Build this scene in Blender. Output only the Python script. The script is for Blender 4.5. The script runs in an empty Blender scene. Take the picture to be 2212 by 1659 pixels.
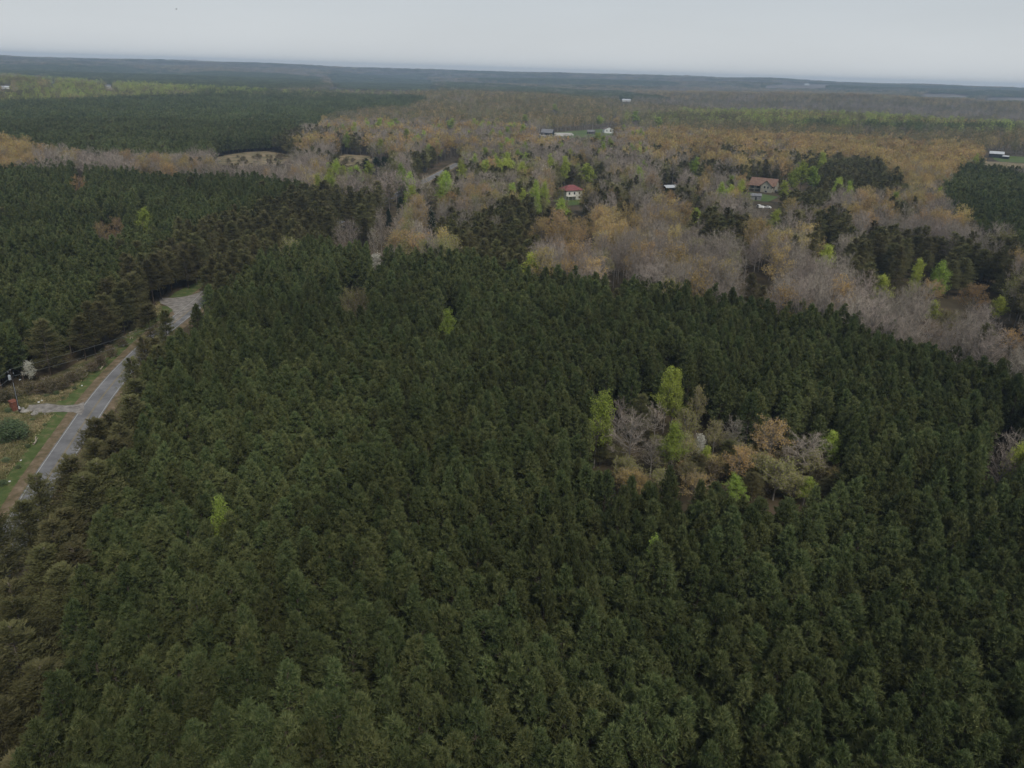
import bpy, math, random
import numpy as np
from mathutils import Matrix, Vector
PI = math.pi
rng = np.random.default_rng(7)
random.seed(7)
scene = bpy.context.scene
C = scene.collection

# ------------------------------------------------------------------ camera
HC = 75.0                                   # drone height over the road, metres
PITCH = math.radians(21.84); ROLL = math.radians(1.78)
FPX = 1683.0; CX, CY = 1106.0, 829.5         # focal length and centre on a 2212 x 1659 frame
_r = np.array([1.0, 0, 0]); _u = np.array([0, math.sin(PITCH), math.cos(PITCH)]); _f = np.array([0, math.cos(PITCH), -math.sin(PITCH)])
R_ = _r * math.cos(ROLL) + _u * math.sin(ROLL)
U_ = -_r * math.sin(ROLL) + _u * math.cos(ROLL)
cam = bpy.data.cameras.new('camera'); cam_o = bpy.data.objects.new('camera', cam); C.objects.link(cam_o)
m = Matrix.Identity(4)
for i in range(3):
    m[i][0] = R_[i]; m[i][1] = U_[i]; m[i][2] = -_f[i]
m[2][3] = HC
cam_o.matrix_world = m
cam.sensor_width = 36; cam.lens = 36 * FPX / 2212; cam.clip_start = 0.5; cam.clip_end = 60000
scene.camera = cam_o

# ------------------------------------------------------------------ sky, sun, exposure
SUN_EL, SUN_AZ = math.radians(50), math.radians(155)   # azimuth clockwise from +Y: behind, to the right
world = bpy.data.worlds.new('World'); scene.world = world; world.use_nodes = True
wn, wl = world.node_tree.nodes, world.node_tree.links
bg = wn['Background']; bg.inputs['Strength'].default_value = 0.1
sky = wn.new('ShaderNodeTexSky'); sky.sky_type = 'NISHITA'; sky.sun_disc = False
sky.sun_elevation = SUN_EL; sky.sun_rotation = SUN_AZ; sky.air_density = 1.0; sky.dust_density = 3.0; sky.altitude = 300
tc = wn.new('ShaderNodeTexCoord'); sep = wn.new('ShaderNodeSeparateXYZ'); wl.new(tc.outputs['Generated'], sep.inputs[0])
ramp = wn.new('ShaderNodeValToRGB')
e = ramp.color_ramp.elements
SKYK = 1.0
e[0].position = 0.0; e[0].color = (0.740, 0.765, 0.775, 1)
e[1].position = 0.26; e[1].color = (0.450, 0.515, 0.600, 1)
e2 = ramp.color_ramp.elements.new(0.10); e2.color = (0.600, 0.655, 0.700, 1)
e3 = ramp.color_ramp.elements.new(0.8); e3.color = (0.36, 0.40, 0.45, 1)
wl.new(sep.outputs['Z'], ramp.inputs[0])
mp = wn.new('ShaderNodeMapping'); mp.inputs['Scale'].default_value = (1.2, 1.2, 7.0); wl.new(tc.outputs['Generated'], mp.inputs[0])
nz = wn.new('ShaderNodeTexNoise'); nz.inputs['Scale'].default_value = 2.2; nz.inputs['Detail'].default_value = 5; nz.inputs['Roughness'].default_value = 0.5
wl.new(mp.outputs[0], nz.inputs[0])
mr = wn.new('ShaderNodeMapRange'); mr.inputs[1].default_value = 0.3; mr.inputs[2].default_value = 0.7; mr.inputs[3].default_value = 9.0; mr.inputs[4].default_value = 9.6
wl.new(nz.outputs[0], mr.inputs[0])
vm = wn.new('ShaderNodeVectorMath'); vm.operation = 'SCALE'; wl.new(ramp.outputs[0], vm.inputs[0]); wl.new(mr.outputs[0], vm.inputs['Scale'])
mixw = wn.new('ShaderNodeMixRGB'); mixw.inputs[0].default_value = 0.95
wl.new(sky.outputs[0], mixw.inputs[1]); wl.new(vm.outputs[0], mixw.inputs[2]); wl.new(mixw.outputs[0], bg.inputs['Color'])
sun = bpy.data.lights.new('sun', 'SUN'); sun.energy = 2.0; sun.angle = math.radians(14); sun.color = (1.0, 0.95, 0.87)
sun_o = bpy.data.objects.new('sun', sun); C.objects.link(sun_o)
sd = Vector((math.sin(SUN_AZ) * math.cos(SUN_EL), math.cos(SUN_AZ) * math.cos(SUN_EL), math.sin(SUN_EL)))
sun_o.rotation_euler = sd.to_track_quat('Z', 'Y').to_euler()
sun_o.location = (0, 0, 300)
vs = scene.view_settings; vs.view_transform = 'Standard'; vs.look = 'None'; vs.exposure = 0.0; vs.gamma = 1
cy = scene.cycles
cy.max_bounces = 4; cy.diffuse_bounces = 3; cy.glossy_bounces = 1; cy.transmission_bounces = 1; cy.volume_bounces = 0; cy.transparent_max_bounces = 4
cy.use_denoising = True; cy.caustics_reflective = False; cy.caustics_refractive = False
cy.use_adaptive_sampling = True; cy.adaptive_threshold = 0.02

# ------------------------------------------------------------------ measuring: pixel of the photograph <-> place
def ray(px, py):
    a = (np.asarray(px, float) - CX) / FPX; b = (CY - np.asarray(py, float)) / FPX
    d = a[..., None] * R_ + b[..., None] * U_ + _f
    return d / np.linalg.norm(d, axis=-1, keepdims=True)
def project(P):
    v = P - np.array([0, 0, HC]); d = v @ _f
    d = np.where(d > 1e-3, d, 1e-3)
    return CX + FPX * (v @ R_) / d, CY - FPX * (v @ U_) / d, v @ _f
def _h2(ix, iy, seed):
    n = (ix * 374761393 + iy * 668265263 + seed * 1442695041) & 0x7fffffff
    n = ((n ^ (n >> 13)) * 1274126177) & 0x7fffffff
    return ((n ^ (n >> 16)) & 0xffff) / 65535.0
def vnoise(x, y, seed=0):
    x = np.asarray(x, float); y = np.asarray(y, float)
    ix = np.floor(x).astype(np.int64); iy = np.floor(y).astype(np.int64); fx = x - ix; fy = y - iy
    fx = fx * fx * (3 - 2 * fx); fy = fy * fy * (3 - 2 * fy)
    a = _h2(ix, iy, seed); b = _h2(ix + 1, iy, seed); c = _h2(ix, iy + 1, seed); d = _h2(ix + 1, iy + 1, seed)
    return (a * (1 - fx) + b * fx) * (1 - fy) + (c * (1 - fx) + d * fx) * fy
def fbm(x, y, seed=0, n=3):
    s = 0; a = 1; t = 0
    for i in range(n):
        s = s + a * vnoise(x * 2 ** i, y * 2 ** i, seed + i * 17); t += a; a *= 0.5
    return s / t
def crest(D, W, pts, tree):
    d = ray([p[0] for p in pts], [p[1] for p in pts])
    az = np.arctan2(d[:, 0], d[:, 1]); te = d[:, 2] / np.hypot(d[:, 0], d[:, 1])
    return D, W, az, HC + D * te - tree
RIDGES = [
    crest(7600, 1100, [(-300, 112), (0, 119), (200, 121), (300, 124), (500, 134), (650, 141), (750, 147), (900, 151), (1000, 155), (1200, 159), (1400, 164), (1600, 170), (1800, 178), (2000, 183), (2212, 190), (2500, 198)], 17),
    crest(5200, 700, [(-300, 133), (0, 138), (150, 140), (300, 157), (467, 152), (600, 157), (667, 161), (710, 180), (900, 200), (2500, 300)], 15),
    crest(5600, 600, [(-300, 300), (850, 200), (1000, 168), (1150, 168), (1300, 172), (1500, 178), (1700, 182), (1850, 184), (2000, 190), (2212, 198), (2500, 206)], 15),
    crest(1950, 420, [(-300, 400), (600, 300), (700, 240), (760, 216), (900, 201), (950, 198), (1000, 197), (1200, 205), (1300, 213), (1400, 226), (1500, 240), (1700, 300), (2500, 500)], 17),
    crest(2900, 500, [(-300, 400), (1100, 260), (1250, 214), (1350, 200), (1475, 197), (1842, 202), (2042, 214), (2212, 219), (2500, 228)], 17),
    crest(1350, 200, [(-300, 400), (1100, 300), (1300, 260), (1475, 239), (1808, 242), (2212, 265), (2500, 280)], 17),
    crest(1900, 260, [(-300, 160), (0, 163), (100, 168), (200, 178), (400, 185), (600, 195), (800, 203), (900, 230), (2500, 400)], 16),
]
def terrain(x, y):
    x = np.asarray(x, float); y = np.asarray(y, float)
    r = np.hypot(x, y); az = np.arctan2(x, y)
    k = np.clip((r - 300) / 3000, 0, 1)
    h = (fbm(x / 700, y / 420, 3) - 0.5) * 10 * k + (fbm(x / 120, y / 120, 5) - 0.5) * 1.6 * np.clip((r - 260) / 200, 0, 1)
    t = np.zeros_like(r)
    for D, W, a, e_ in RIDGES:
        t = np.maximum(t, np.clip(np.interp(az, a, e_), 0, 200) * np.exp(-((r - D) / W) ** 2))
    far = (fbm(x / 1500, y / 700, 23) - 0.5) * 66 * np.clip((r - 2900) / 1800, 0, 1)
    return h * 0.6 + t + far
def ground(px, py, lift=0.0):
    """where the ray through a pixel of the photograph meets the ground (plus lift)"""
    px = np.atleast_1d(np.asarray(px, float)); py = np.atleast_1d(np.asarray(py, float))
    d = ray(px, py); s = np.full(len(px), 20.0); done = np.zeros(len(px), bool)
    for _ in range(2600):
        P = np.array([0, 0, HC]) + d * s[:, None]
        gap = P[:, 2] - terrain(P[:, 0], P[:, 1]) - lift
        done |= gap < 0.03
        if done.all(): break
        s = np.where(done, s, s + np.clip(gap * 0.9, 0.02, 60)); s = np.minimum(s, 15000)
    P = np.array([0, 0, HC]) + d * s[:, None]
    P[:, 2] = terrain(P[:, 0], P[:, 1])
    return P
def inpoly(x, y, poly):
    x = np.asarray(x, float); y = np.asarray(y, float); r = np.zeros(x.shape, bool); n = len(poly)
    for i in range(n):
        x1, y1 = poly[i]; x2, y2 = poly[(i + 1) % n]
        if y1 == y2: continue
        r ^= ((y1 > y) != (y2 > y)) & (x < (x2 - x1) * (y - y1) / (y2 - y1) + x1)
    return r

# ------------------------------------------------------------------ materials
def new_mat(name):
    m_ = bpy.data.materials.new(name); m_.use_nodes = True; n = m_.node_tree.nodes
    for q in list(n):
        if q.type != 'OUTPUT_MATERIAL': n.remove(q)
    return m_, n, m_.node_tree.links, n['Material Output']
def leaf_mat(name, dark, light, var=0.35, trans=0.0, warm=None):
    """foliage: colour from a per-clump tint attribute and a per-tree random"""
    m_, n, l, out = new_mat(name)
    at = n.new('ShaderNodeAttribute'); at.attribute_name = 'tint'
    mx = n.new('ShaderNodeMixRGB'); mx.inputs[1].default_value = (*dark, 1); mx.inputs[2].default_value = (*light, 1)
    l.new(at.outputs['Fac'], mx.inputs[0])
    oi = n.new('ShaderNodeObjectInfo')
    hs = n.new('ShaderNodeHueSaturation')
    a = n.new('ShaderNodeMapRange'); a.inputs[3].default_value = 1 - var; a.inputs[4].default_value = 1 + var; l.new(oi.outputs['Random'], a.inputs[0])
    ge = n.new('ShaderNodeNewGeometry'); nzz = n.new('ShaderNodeTexNoise'); nzz.inputs['Scale'].default_value = 0.022; nzz.inputs['Detail'].default_value = 3; l.new(ge.outputs['Position'], nzz.inputs[0])
    mz = n.new('ShaderNodeMapRange'); mz.inputs[1].default_value = .32; mz.inputs[2].default_value = .68; mz.inputs[3].default_value = .80; mz.inputs[4].default_value = 1.20; l.new(nzz.outputs[0], mz.inputs[0])
    mm_ = n.new('ShaderNodeMath'); mm_.operation = 'MULTIPLY'; l.new(a.outputs[0], mm_.inputs[0]); l.new(mz.outputs[0], mm_.inputs[1]); l.new(mm_.outputs[0], hs.inputs['Value'])
    b = n.new('ShaderNodeMath'); b.operation = 'MULTIPLY'; b.inputs[1].default_value = 7.31; l.new(oi.outputs['Random'], b.inputs[0])
    c = n.new('ShaderNodeMath'); c.operation = 'FRACT'; l.new(b.outputs[0], c.inputs[0])
    d = n.new('ShaderNodeMapRange'); d.inputs[3].default_value = 0.482; d.inputs[4].default_value = 0.518; l.new(c.outputs[0], d.inputs[0]); l.new(d.outputs[0], hs.inputs['Hue'])
    l.new(mx.outputs[0], hs.inputs['Color'])
    df = n.new('ShaderNodeBsdfDiffuse'); l.new(hs.outputs[0], df.inputs[0])
    if trans:
        tr = n.new('ShaderNodeBsdfTranslucent'); l.new(hs.outputs[0], tr.inputs[0])
        ms = n.new('ShaderNodeMixShader'); ms.inputs[0].default_value = trans; l.new(df.outputs[0], ms.inputs[1]); l.new(tr.outputs[0], ms.inputs[2]); l.new(ms.outputs[0], out.inputs[0])
    else: l.new(df.outputs[0], out.inputs[0])
    return m_
def rough_mat(name, c1, c2, scale=1.0, rough=0.9, c3=None, spec=0.2, detail=6, coords='Object', bump=0.0, stretch=(1, 1, 1)):
    m_, n, l, out = new_mat(name)
    t = n.new('ShaderNodeTexCoord'); mpn = n.new('ShaderNodeMapping'); mpn.inputs['Scale'].default_value = stretch; l.new(t.outputs[coords], mpn.inputs[0])
    z = n.new('ShaderNodeTexNoise'); z.inputs['Scale'].default_value = scale; z.inputs['Detail'].default_value = detail; z.inputs['Roughness'].default_value = 0.65; l.new(mpn.outputs[0], z.inputs[0])
    r = n.new('ShaderNodeValToRGB'); r.color_ramp.elements[0].position = 0.36; r.color_ramp.elements[0].color = (*c1, 1); r.color_ramp.elements[1].position = 0.64; r.color_ramp.elements[1].color = (*c2, 1)
    if c3 is not None:
        q = r.color_ramp.elements.new(0.5); q.color = (*c3, 1)
    l.new(z.outputs[0], r.inputs[0])
    p = n.new('ShaderNodeBsdfPrincipled'); l.new(r.outputs[0], p.inputs['Base Color']); p.inputs['Roughness'].default_value = rough; p.inputs['Specular IOR Level'].default_value = spec
    if bump:
        bp = n.new('ShaderNodeBump'); bp.inputs['Strength'].default_value = bump; l.new(z.outputs[0], bp.inputs['Height']); l.new(bp.outputs[0], p.inputs['Normal'])
    l.new(p.outputs[0], out.inputs[0])
    return m_
M = dict(
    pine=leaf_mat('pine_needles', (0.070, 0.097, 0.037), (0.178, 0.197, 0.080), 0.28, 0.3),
    olive=leaf_mat('olive_pine_needles', (0.132, 0.130, 0.055), (0.225, 0.208, 0.100), 0.22, 0.4),
    bud=leaf_mat('amber_buds', (0.36, 0.255, 0.090), (0.57, 0.41, 0.145), 0.24, 0.25),
    ygreen=leaf_mat('olive_yellow_leaves', (0.18, 0.185, 0.060), (0.34, 0.32, 0.11), 0.25, 0.25),
    green=leaf_mat('spring_green_leaves', (0.25, 0.32, 0.06), (0.46, 0.54, 0.11), 0.22, 0.3),
    flower=leaf_mat('white_blossom', (0.45, 0.44, 0.36), (0.72, 0.70, 0.62), 0.1),
    shrub=leaf_mat('pale_shrub_leaves', (0.12, 0.17, 0.08), (0.22, 0.27, 0.14), 0.2, 0.2),
    brush=leaf_mat('brown_brush_leaves', (0.11, 0.10, 0.048), (0.21, 0.17, 0.085), 0.35, 0.2),
    weed=leaf_mat('weeds', (0.10, 0.125, 0.04), (0.42, 0.35, 0.20), 0.35),
    cedar=leaf_mat('cedar_leaves', (0.022, 0.040, 0.022), (0.045, 0.068, 0.034), 0.2),
    twig=leaf_mat('grey_twigs', (0.25, 0.21, 0.17), (0.41, 0.352, 0.292), 0.24),
    ptwig=leaf_mat('pine_twigs', (0.10, 0.085, 0.062), (0.22, 0.19, 0.145), 0.2),
    bark=rough_mat('grey_bark', (0.17, 0.15, 0.13), (0.32, 0.29, 0.26), 1.5, stretch=(1, 1, .3)),
    pbark=rough_mat('pine_bark', (0.06, 0.045, 0.035), (0.15, 0.115, 0.09), 1.5, stretch=(1, 1, .3)),
    floor=rough_mat('forest_floor', (0.045, 0.033, 0.020), (0.115, 0.082, 0.052), 0.05, c3=(0.07, 0.055, 0.03), detail=10),
    asphalt=rough_mat('asphalt', (0.150, 0.148, 0.150), (0.250, 0.244, 0.244), 0.22, c3=(0.20, 0.197, 0.199), detail=9, rough=0.85),
    gravel=rough_mat('gravel', (0.16, 0.14, 0.12), (0.36, 0.33, 0.29), 0.6, c3=(0.26, 0.24, 0.22), detail=12),
    shoulder=rough_mat('dirt_shoulder', (0.11, 0.095, 0.048), (0.27, 0.205, 0.14), 0.5, c3=(0.18, 0.135, 0.082), detail=12),
    grass=rough_mat('verge_grass', (0.070, 0.095, 0.028), (0.17, 0.155, 0.07), 0.45, c3=(0.088, 0.125, 0.036), detail=12),
    scrub=rough_mat('scrub_ground', (0.075, 0.085, 0.03), (0.24, 0.19, 0.11), 0.28, c3=(0.13, 0.12, 0.055), detail=12),
    paint=rough_mat('white_line_paint', (0.35, 0.35, 0.34), (0.55, 0.55, 0.53), 3),
    ypaint=rough_mat('yellow_line_paint', (0.24, 0.19, 0.10), (0.33, 0.26, 0.14), 3),
    tan=rough_mat('dry_grass', (0.11, 0.11, 0.05), (0.34, 0.26, 0.165), 0.10, c3=(0.22, 0.175, 0.10), detail=12),
    lawn=rough_mat('field_grass', (0.07, 0.11, 0.03), (0.13, 0.15, 0.05), 0.05, c3=(0.09, 0.13, 0.035), detail=12),
    plough=rough_mat('pale_field_soil', (0.12, 0.105, 0.085), (0.24, 0.20, 0.165), 0.01, detail=8),
    young=rough_mat('young_stand_ground', (0.075, 0.11, 0.05), (0.14, 0.15, 0.075), 0.012, detail=12),
    concrete=rough_mat('pale_concrete', (0.42, 0.40, 0.35), (0.58, 0.55, 0.50), 0.4),
    white=rough_mat('white_paint', (0.62, 0.62, 0.60), (0.78, 0.78, 0.76), 0.8),
    offwhite=rough_mat('weathered_white_siding', (0.50, 0.49, 0.43), (0.68, 0.66, 0.60), 0.9),
    stone=rough_mat('grey_tan_stone', (0.27, 0.26, 0.20), (0.46, 0.43, 0.35), 1.6),
    redroof=rough_mat('red_metal_roof', (0.19, 0.060, 0.060), (0.28, 0.095, 0.09), 0.7, rough=0.5),
    orangeroof=rough_mat('orange_brown_shingles', (0.175, 0.11, 0.082), (0.27, 0.17, 0.128), 0.9),
    greyroof=rough_mat('grey_shingles', (0.14, 0.14, 0.15), (0.26, 0.26, 0.27), 0.9),
    brownroof=rough_mat('brown_shingles', (0.12, 0.09, 0.08), (0.2, 0.16, 0.14), 0.9),
    metal=rough_mat('pale_metal_roof', (0.48, 0.50, 0.52), (0.62, 0.64, 0.66), 0.5, rough=0.45),
    dark=rough_mat('dark_siding', (0.018, 0.022, 0.028), (0.045, 0.05, 0.055), 0.8),
    glass=rough_mat('window_glass', (0.015, 0.018, 0.022), (0.03, 0.035, 0.04), 0.5, rough=0.15, spec=0.6),
    rust=rough_mat('rust_red_sheet', (0.17, 0.06, 0.04), (0.27, 0.115, 0.08), 1.6),
    pole=rough_mat('tarred_pole_wood', (0.022, 0.018, 0.016), (0.07, 0.06, 0.055), 2, stretch=(1, 1, .2)),
    wire=rough_mat('aluminium_wire', (0.14, 0.15, 0.15), (0.24, 0.25, 0.25), 2),
    steel=rough_mat('galvanised_steel', (0.38, 0.42, 0.45), (0.55, 0.58, 0.60), 3, rough=0.5),
    log=rough_mat('bleached_log', (0.30, 0.255, 0.18), (0.52, 0.46, 0.36), 2, stretch=(1, 1, .3)),
    rock=rough_mat('pale_rock', (0.22, 0.20, 0.17), (0.42, 0.40, 0.36), 2, bump=0.3),
    litter=rough_mat('white_plastic', (0.6, 0.6, 0.6), (0.8, 0.8, 0.8), 2),
    tyre=rough_mat('rubber', (0.012, 0.012, 0.012), (0.025, 0.025, 0.025), 2),
    feather=rough_mat('dark_feathers', (0.01, 0.01, 0.012), (0.03, 0.03, 0.035), 8),
)

# ------------------------------------------------------------------ object helpers
def tag(o, label=None, cat=None, group=None, kind=None):
    if label: o['label'] = label
    if cat: o['category'] = cat
    if group: o['group'] = group
    if kind: o['kind'] = kind
    return o
def link(name, data, parent=None, loc=None):
    o = bpy.data.objects.new(name, data); C.objects.link(o)
    if parent: o.parent = parent
    if loc is not None: o.location = loc
    return o
def mesh_np(name, V, F, mats, mi=None, tint=None, smooth=False):
    """V (n,3), F (k,3) triangles; tint per face"""
    me = bpy.data.meshes.new(name); V = np.asarray(V, np.float32); F = np.asarray(F, np.int32)
    me.vertices.add(len(V)); me.vertices.foreach_set('co', V.ravel())
    me.loops.add(F.size); me.loops.foreach_set('vertex_index', F.ravel())
    me.polygons.add(len(F)); k = F.shape[1]
    me.polygons.foreach_set('loop_start', np.arange(0, F.size, k, dtype=np.int32))
    for q in mats: me.materials.append(q)
    if mi is not None: me.polygons.foreach_set('material_index', np.asarray(mi, np.int32))
    if smooth: me.polygons.foreach_set('use_smooth', np.ones(len(F), bool))
    me.update(calc_edges=True)
    if tint is not None:
        a = me.attributes.new('tint', 'FLOAT', 'FACE'); a.data.foreach_set('value', np.asarray(tint, np.float32))
    return me
class Tri:
    """triangle soup with a material slot and a tint per face"""
    def __init__(s): s.V = []; s.F = []; s.mi = []; s.ti = []; s.n = 0
    def add(s, V, F, mi, ti):
        s.V.append(V); s.F.append(F + s.n); s.n += len(V); s.mi.append(np.full(len(F), mi)); s.ti.append(np.broadcast_to(np.asarray(ti, float), (len(F),)))
    def leaves(s, c, a, L, W, mi, ti, g):
        c = np.asarray(c); N = len(c)
        if not N: return
        a = a / (np.linalg.norm(a, axis=1, keepdims=True) + 1e-9)
        q = g.normal(size=(N, 3)); b = np.cross(a, q); b /= (np.linalg.norm(b, axis=1, keepdims=True) + 1e-9)
        L = np.broadcast_to(L, (N,))[:, None]; W = np.broadcast_to(W, (N,))[:, None]
        V = np.stack([c - b * W / 2, c + b * W / 2, c + a * L], 1).reshape(-1, 3)
        s.add(V, np.arange(3 * N).reshape(-1, 3), mi, ti)
    def sprays(s, c, a, L, W, mi, ti, g):
        """flat horizontal-ish blades (both edges in the plane of the branch)"""
        N = len(c); a = a / (np.linalg.norm(a, axis=1, keepdims=True) + 1e-9)
        up = np.array([0, 0, 1.0]) + g.normal(size=(N, 3)) * 0.35; b = np.cross(a, up); b /= (np.linalg.norm(b, axis=1, keepdims=True) + 1e-9)
        L = np.broadcast_to(L, (N,))[:, None]; W = np.broadcast_to(W, (N,))[:, None]
        V = np.stack([c - b * W / 2, c + b * W / 2, c + a * L], 1).reshape(-1, 3)
        s.add(V, np.arange(3 * N).reshape(-1, 3), mi, ti)
    def tube(s, P, R, mi, ti, k=4):
        P = np.asarray(P, float); n = len(P); T = np.gradient(P, axis=0); T /= (np.linalg.norm(T, axis=1, keepdims=True) + 1e-9)
        ref = np.where(np.abs(T[:, 2:3]) > 0.9, np.array([[1.0, 0, 0]]), np.array([[0, 0, 1.0]]))
        A = np.cross(T, ref); A /= np.linalg.norm(A, axis=1, keepdims=True); B = np.cross(T, A)
        th = np.arange(k) * 2 * PI / k
        V = (P[:, None, :] + np.asarray(R)[:, None, None] * (A[:, None, :] * np.cos(th)[None, :, None] + B[:, None, :] * np.sin(th)[None, :, None])).reshape(-1, 3)
        F = []
        for i in range(n - 1):
            for j in range(k):
                p, q = i * k + j, i * k + (j + 1) % k
                F += [(p, q, q + k), (p, q + k, p + k)]
        s.add(V, np.array(F), mi, ti)
    def arrays(s): return np.concatenate(s.V), np.concatenate(s.F), np.concatenate(s.mi), np.concatenate(s.ti)
    def mesh(s, name, mats): V, F, mi, ti = s.arrays(); return mesh_np(name, V, F, mats, mi, ti)
    def merge(s, o, off=(0, 0, 0), sc=1.0, rz=0.0, mmap=None, dt=0.0):
        V, F, mi, ti = o.arrays(); c_, s_ = math.cos(rz), math.sin(rz)
        V = np.stack([V[:, 0] * c_ - V[:, 1] * s_, V[:, 0] * s_ + V[:, 1] * c_, V[:, 2]], 1) * sc + np.asarray(off)
        s.V.append(V); s.F.append(F + s.n); s.n += len(V)
        s.mi.append(mi if mmap is None else np.asarray(mmap)[mi]); s.ti.append(np.clip(ti + dt, 0, 1))

# ------------------------------------------------------------------ tree kinds.  Each returns (crown Tri, trunk Tri); crown slots: 0 leaf, 1 twig;  trunk slot: 0 bark
def unit(v): return v / (np.linalg.norm(v, axis=-1, keepdims=True) + 1e-9)
def make_pine(seed, lod, H=13.6, R=2.3, base=0.26):
    g = np.random.default_rng(seed); cr, tr = Tri(), Tri()
    H *= g.uniform(.9, 1.1); z0 = H * base; Lc = H - z0
    lean = g.normal(size=2) * 0.25
    def axis(z): t = z / H; return np.array([lean[0] * t * t, lean[1] * t * t, z])
    tr.tube([axis(0), axis(H * .5), axis(H * .97)], [0.16, 0.11, 0.03], 0, 0.5, 5 if lod == 0 else 3)
    step, nb, nt, nl, L, W = [(0.33, 7, 5, 8, .42, .10), (0.5, 7, 4, 4, .62, .24), (0.85, 7, 2, 3, 1.05, .6)][lod]
    lobes = g.uniform(0.72, 1.22, 8)
    cs, as_, ts, bc, ba, bl = [], [], [], [], [], []
    z = z0
    while z < H - 0.15:
        t = (H - z) / Lc                                  # 0 top, 1 base
        Rz = R * min(1.0, (t * 1.6 + .02) ** 0.92) * (1.0 if t < .7 else 1.0 - 0.45 * (t - .7) / .3)
        for b in range(nb if t > .12 else 4):
            az = g.uniform(0, 2 * PI); rr = max(.22, Rz * lobes[int(az / (2 * PI) * 8) % 8] * g.uniform(.7, 1.12))
            up = 0.95 * (1 - t) + 0.12
            d = unit(np.array([math.cos(az), math.sin(az), up]))
            o = axis(z) - np.array([0, 0, .2])
            if lod < 2 and g.random() < (0.9 if lod == 0 else .45):
                bc.append(o); ba.append(d); bl.append(rr * .95 / math.hypot(d[0], d[1]))
            for q in range(nt):
                f = g.uniform(.35, 1.0) if q else 1.0
                p = o + d * rr * f / math.hypot(d[0], d[1]) + g.normal(size=3) * 0.16 * R * .35
                k = nl + (1 if f > .8 else 0)
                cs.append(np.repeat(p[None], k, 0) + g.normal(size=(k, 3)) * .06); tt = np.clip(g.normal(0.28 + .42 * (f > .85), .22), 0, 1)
                as_.append(d[None] * .55 + np.array([[0, 0, .55]]) + g.normal(size=(k, 3)) * .62); ts.append(np.full(k, tt))
        z += step * g.uniform(.8, 1.2)
    # leader
    k = 8 if lod == 0 else 4
    cs.append(np.repeat(axis(H)[None], k, 0) - np.stack([np.zeros(k), np.zeros(k), np.linspace(0, .8, k)], 1)); as_.append(np.array([[0, 0, 1.]]) + g.normal(size=(k, 3)) * .35); ts.append(np.full(k, .7))
    c = np.concatenate(cs); n = len(c)
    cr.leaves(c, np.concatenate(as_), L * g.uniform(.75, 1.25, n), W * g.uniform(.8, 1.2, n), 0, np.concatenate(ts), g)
    if bc: cr.leaves(np.array(bc), np.array(ba), np.array(bl), 0.07, 1, g.uniform(0, 1, len(bc)), g)
    return cr, tr
def make_olive(seed, lod, H=15.5, R=4.0, base=0.2):
    g = np.random.default_rng(seed); cr, tr = Tri(), Tri()
    H *= g.uniform(.88, 1.12); z0 = H * base * g.uniform(.5, 1.9); Lc = H - z0; R *= g.uniform(.85, 1.15)
    lean = g.normal(size=2) * .5
    def axis(z): t = z / H; return np.array([lean[0] * t * t, lean[1] * t * t, z])
    tr.tube([axis(0), axis(H * .5), axis(H * .98)], [.2, .14, .03], 0, .5, 5 if lod == 0 else 3)
    nbr, ns, L, W = [(190, 56, .45, .12), (125, 32, .66, .22), (60, 18, 1.15, .44)][lod]
    for i in range(nbr):
        t = (i + g.random()) / nbr; z = H - t * Lc
        rr = R * min(1, (t * 1.5 + .12) ** .7) * g.uniform(.45, 1.15)
        az = g.uniform(0, 2 * PI); d = unit(np.array([math.cos(az), math.sin(az), .42 * (1 - t) - .05 + g.normal() * .08])); o = axis(z)
        if lod < 2: cr.leaves(o[None], d[None], np.array([rr]), .09, 1, g.uniform(0, 1), g)
        f = g.uniform(.3, 1.05, ns)[:, None]; side = np.cross(d, [0, 0, 1.])
        c = o + d * rr * f + side * g.normal(size=(ns, 1)) * .34 * rr * .55 + np.array([0, 0, 1.]) * g.normal(size=(ns, 1)) * .12
        a = d + side * g.normal(size=(ns, 1)) * .7 + np.array([0, 0, .25]) + g.normal(size=(ns, 3)) * .25
        cr.sprays(c, a, L * g.uniform(.7, 1.3, ns), W * g.uniform(.8, 1.3, ns), 0, np.clip(g.normal(.5, .25), 0, 1), g)
    return cr, tr
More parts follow.
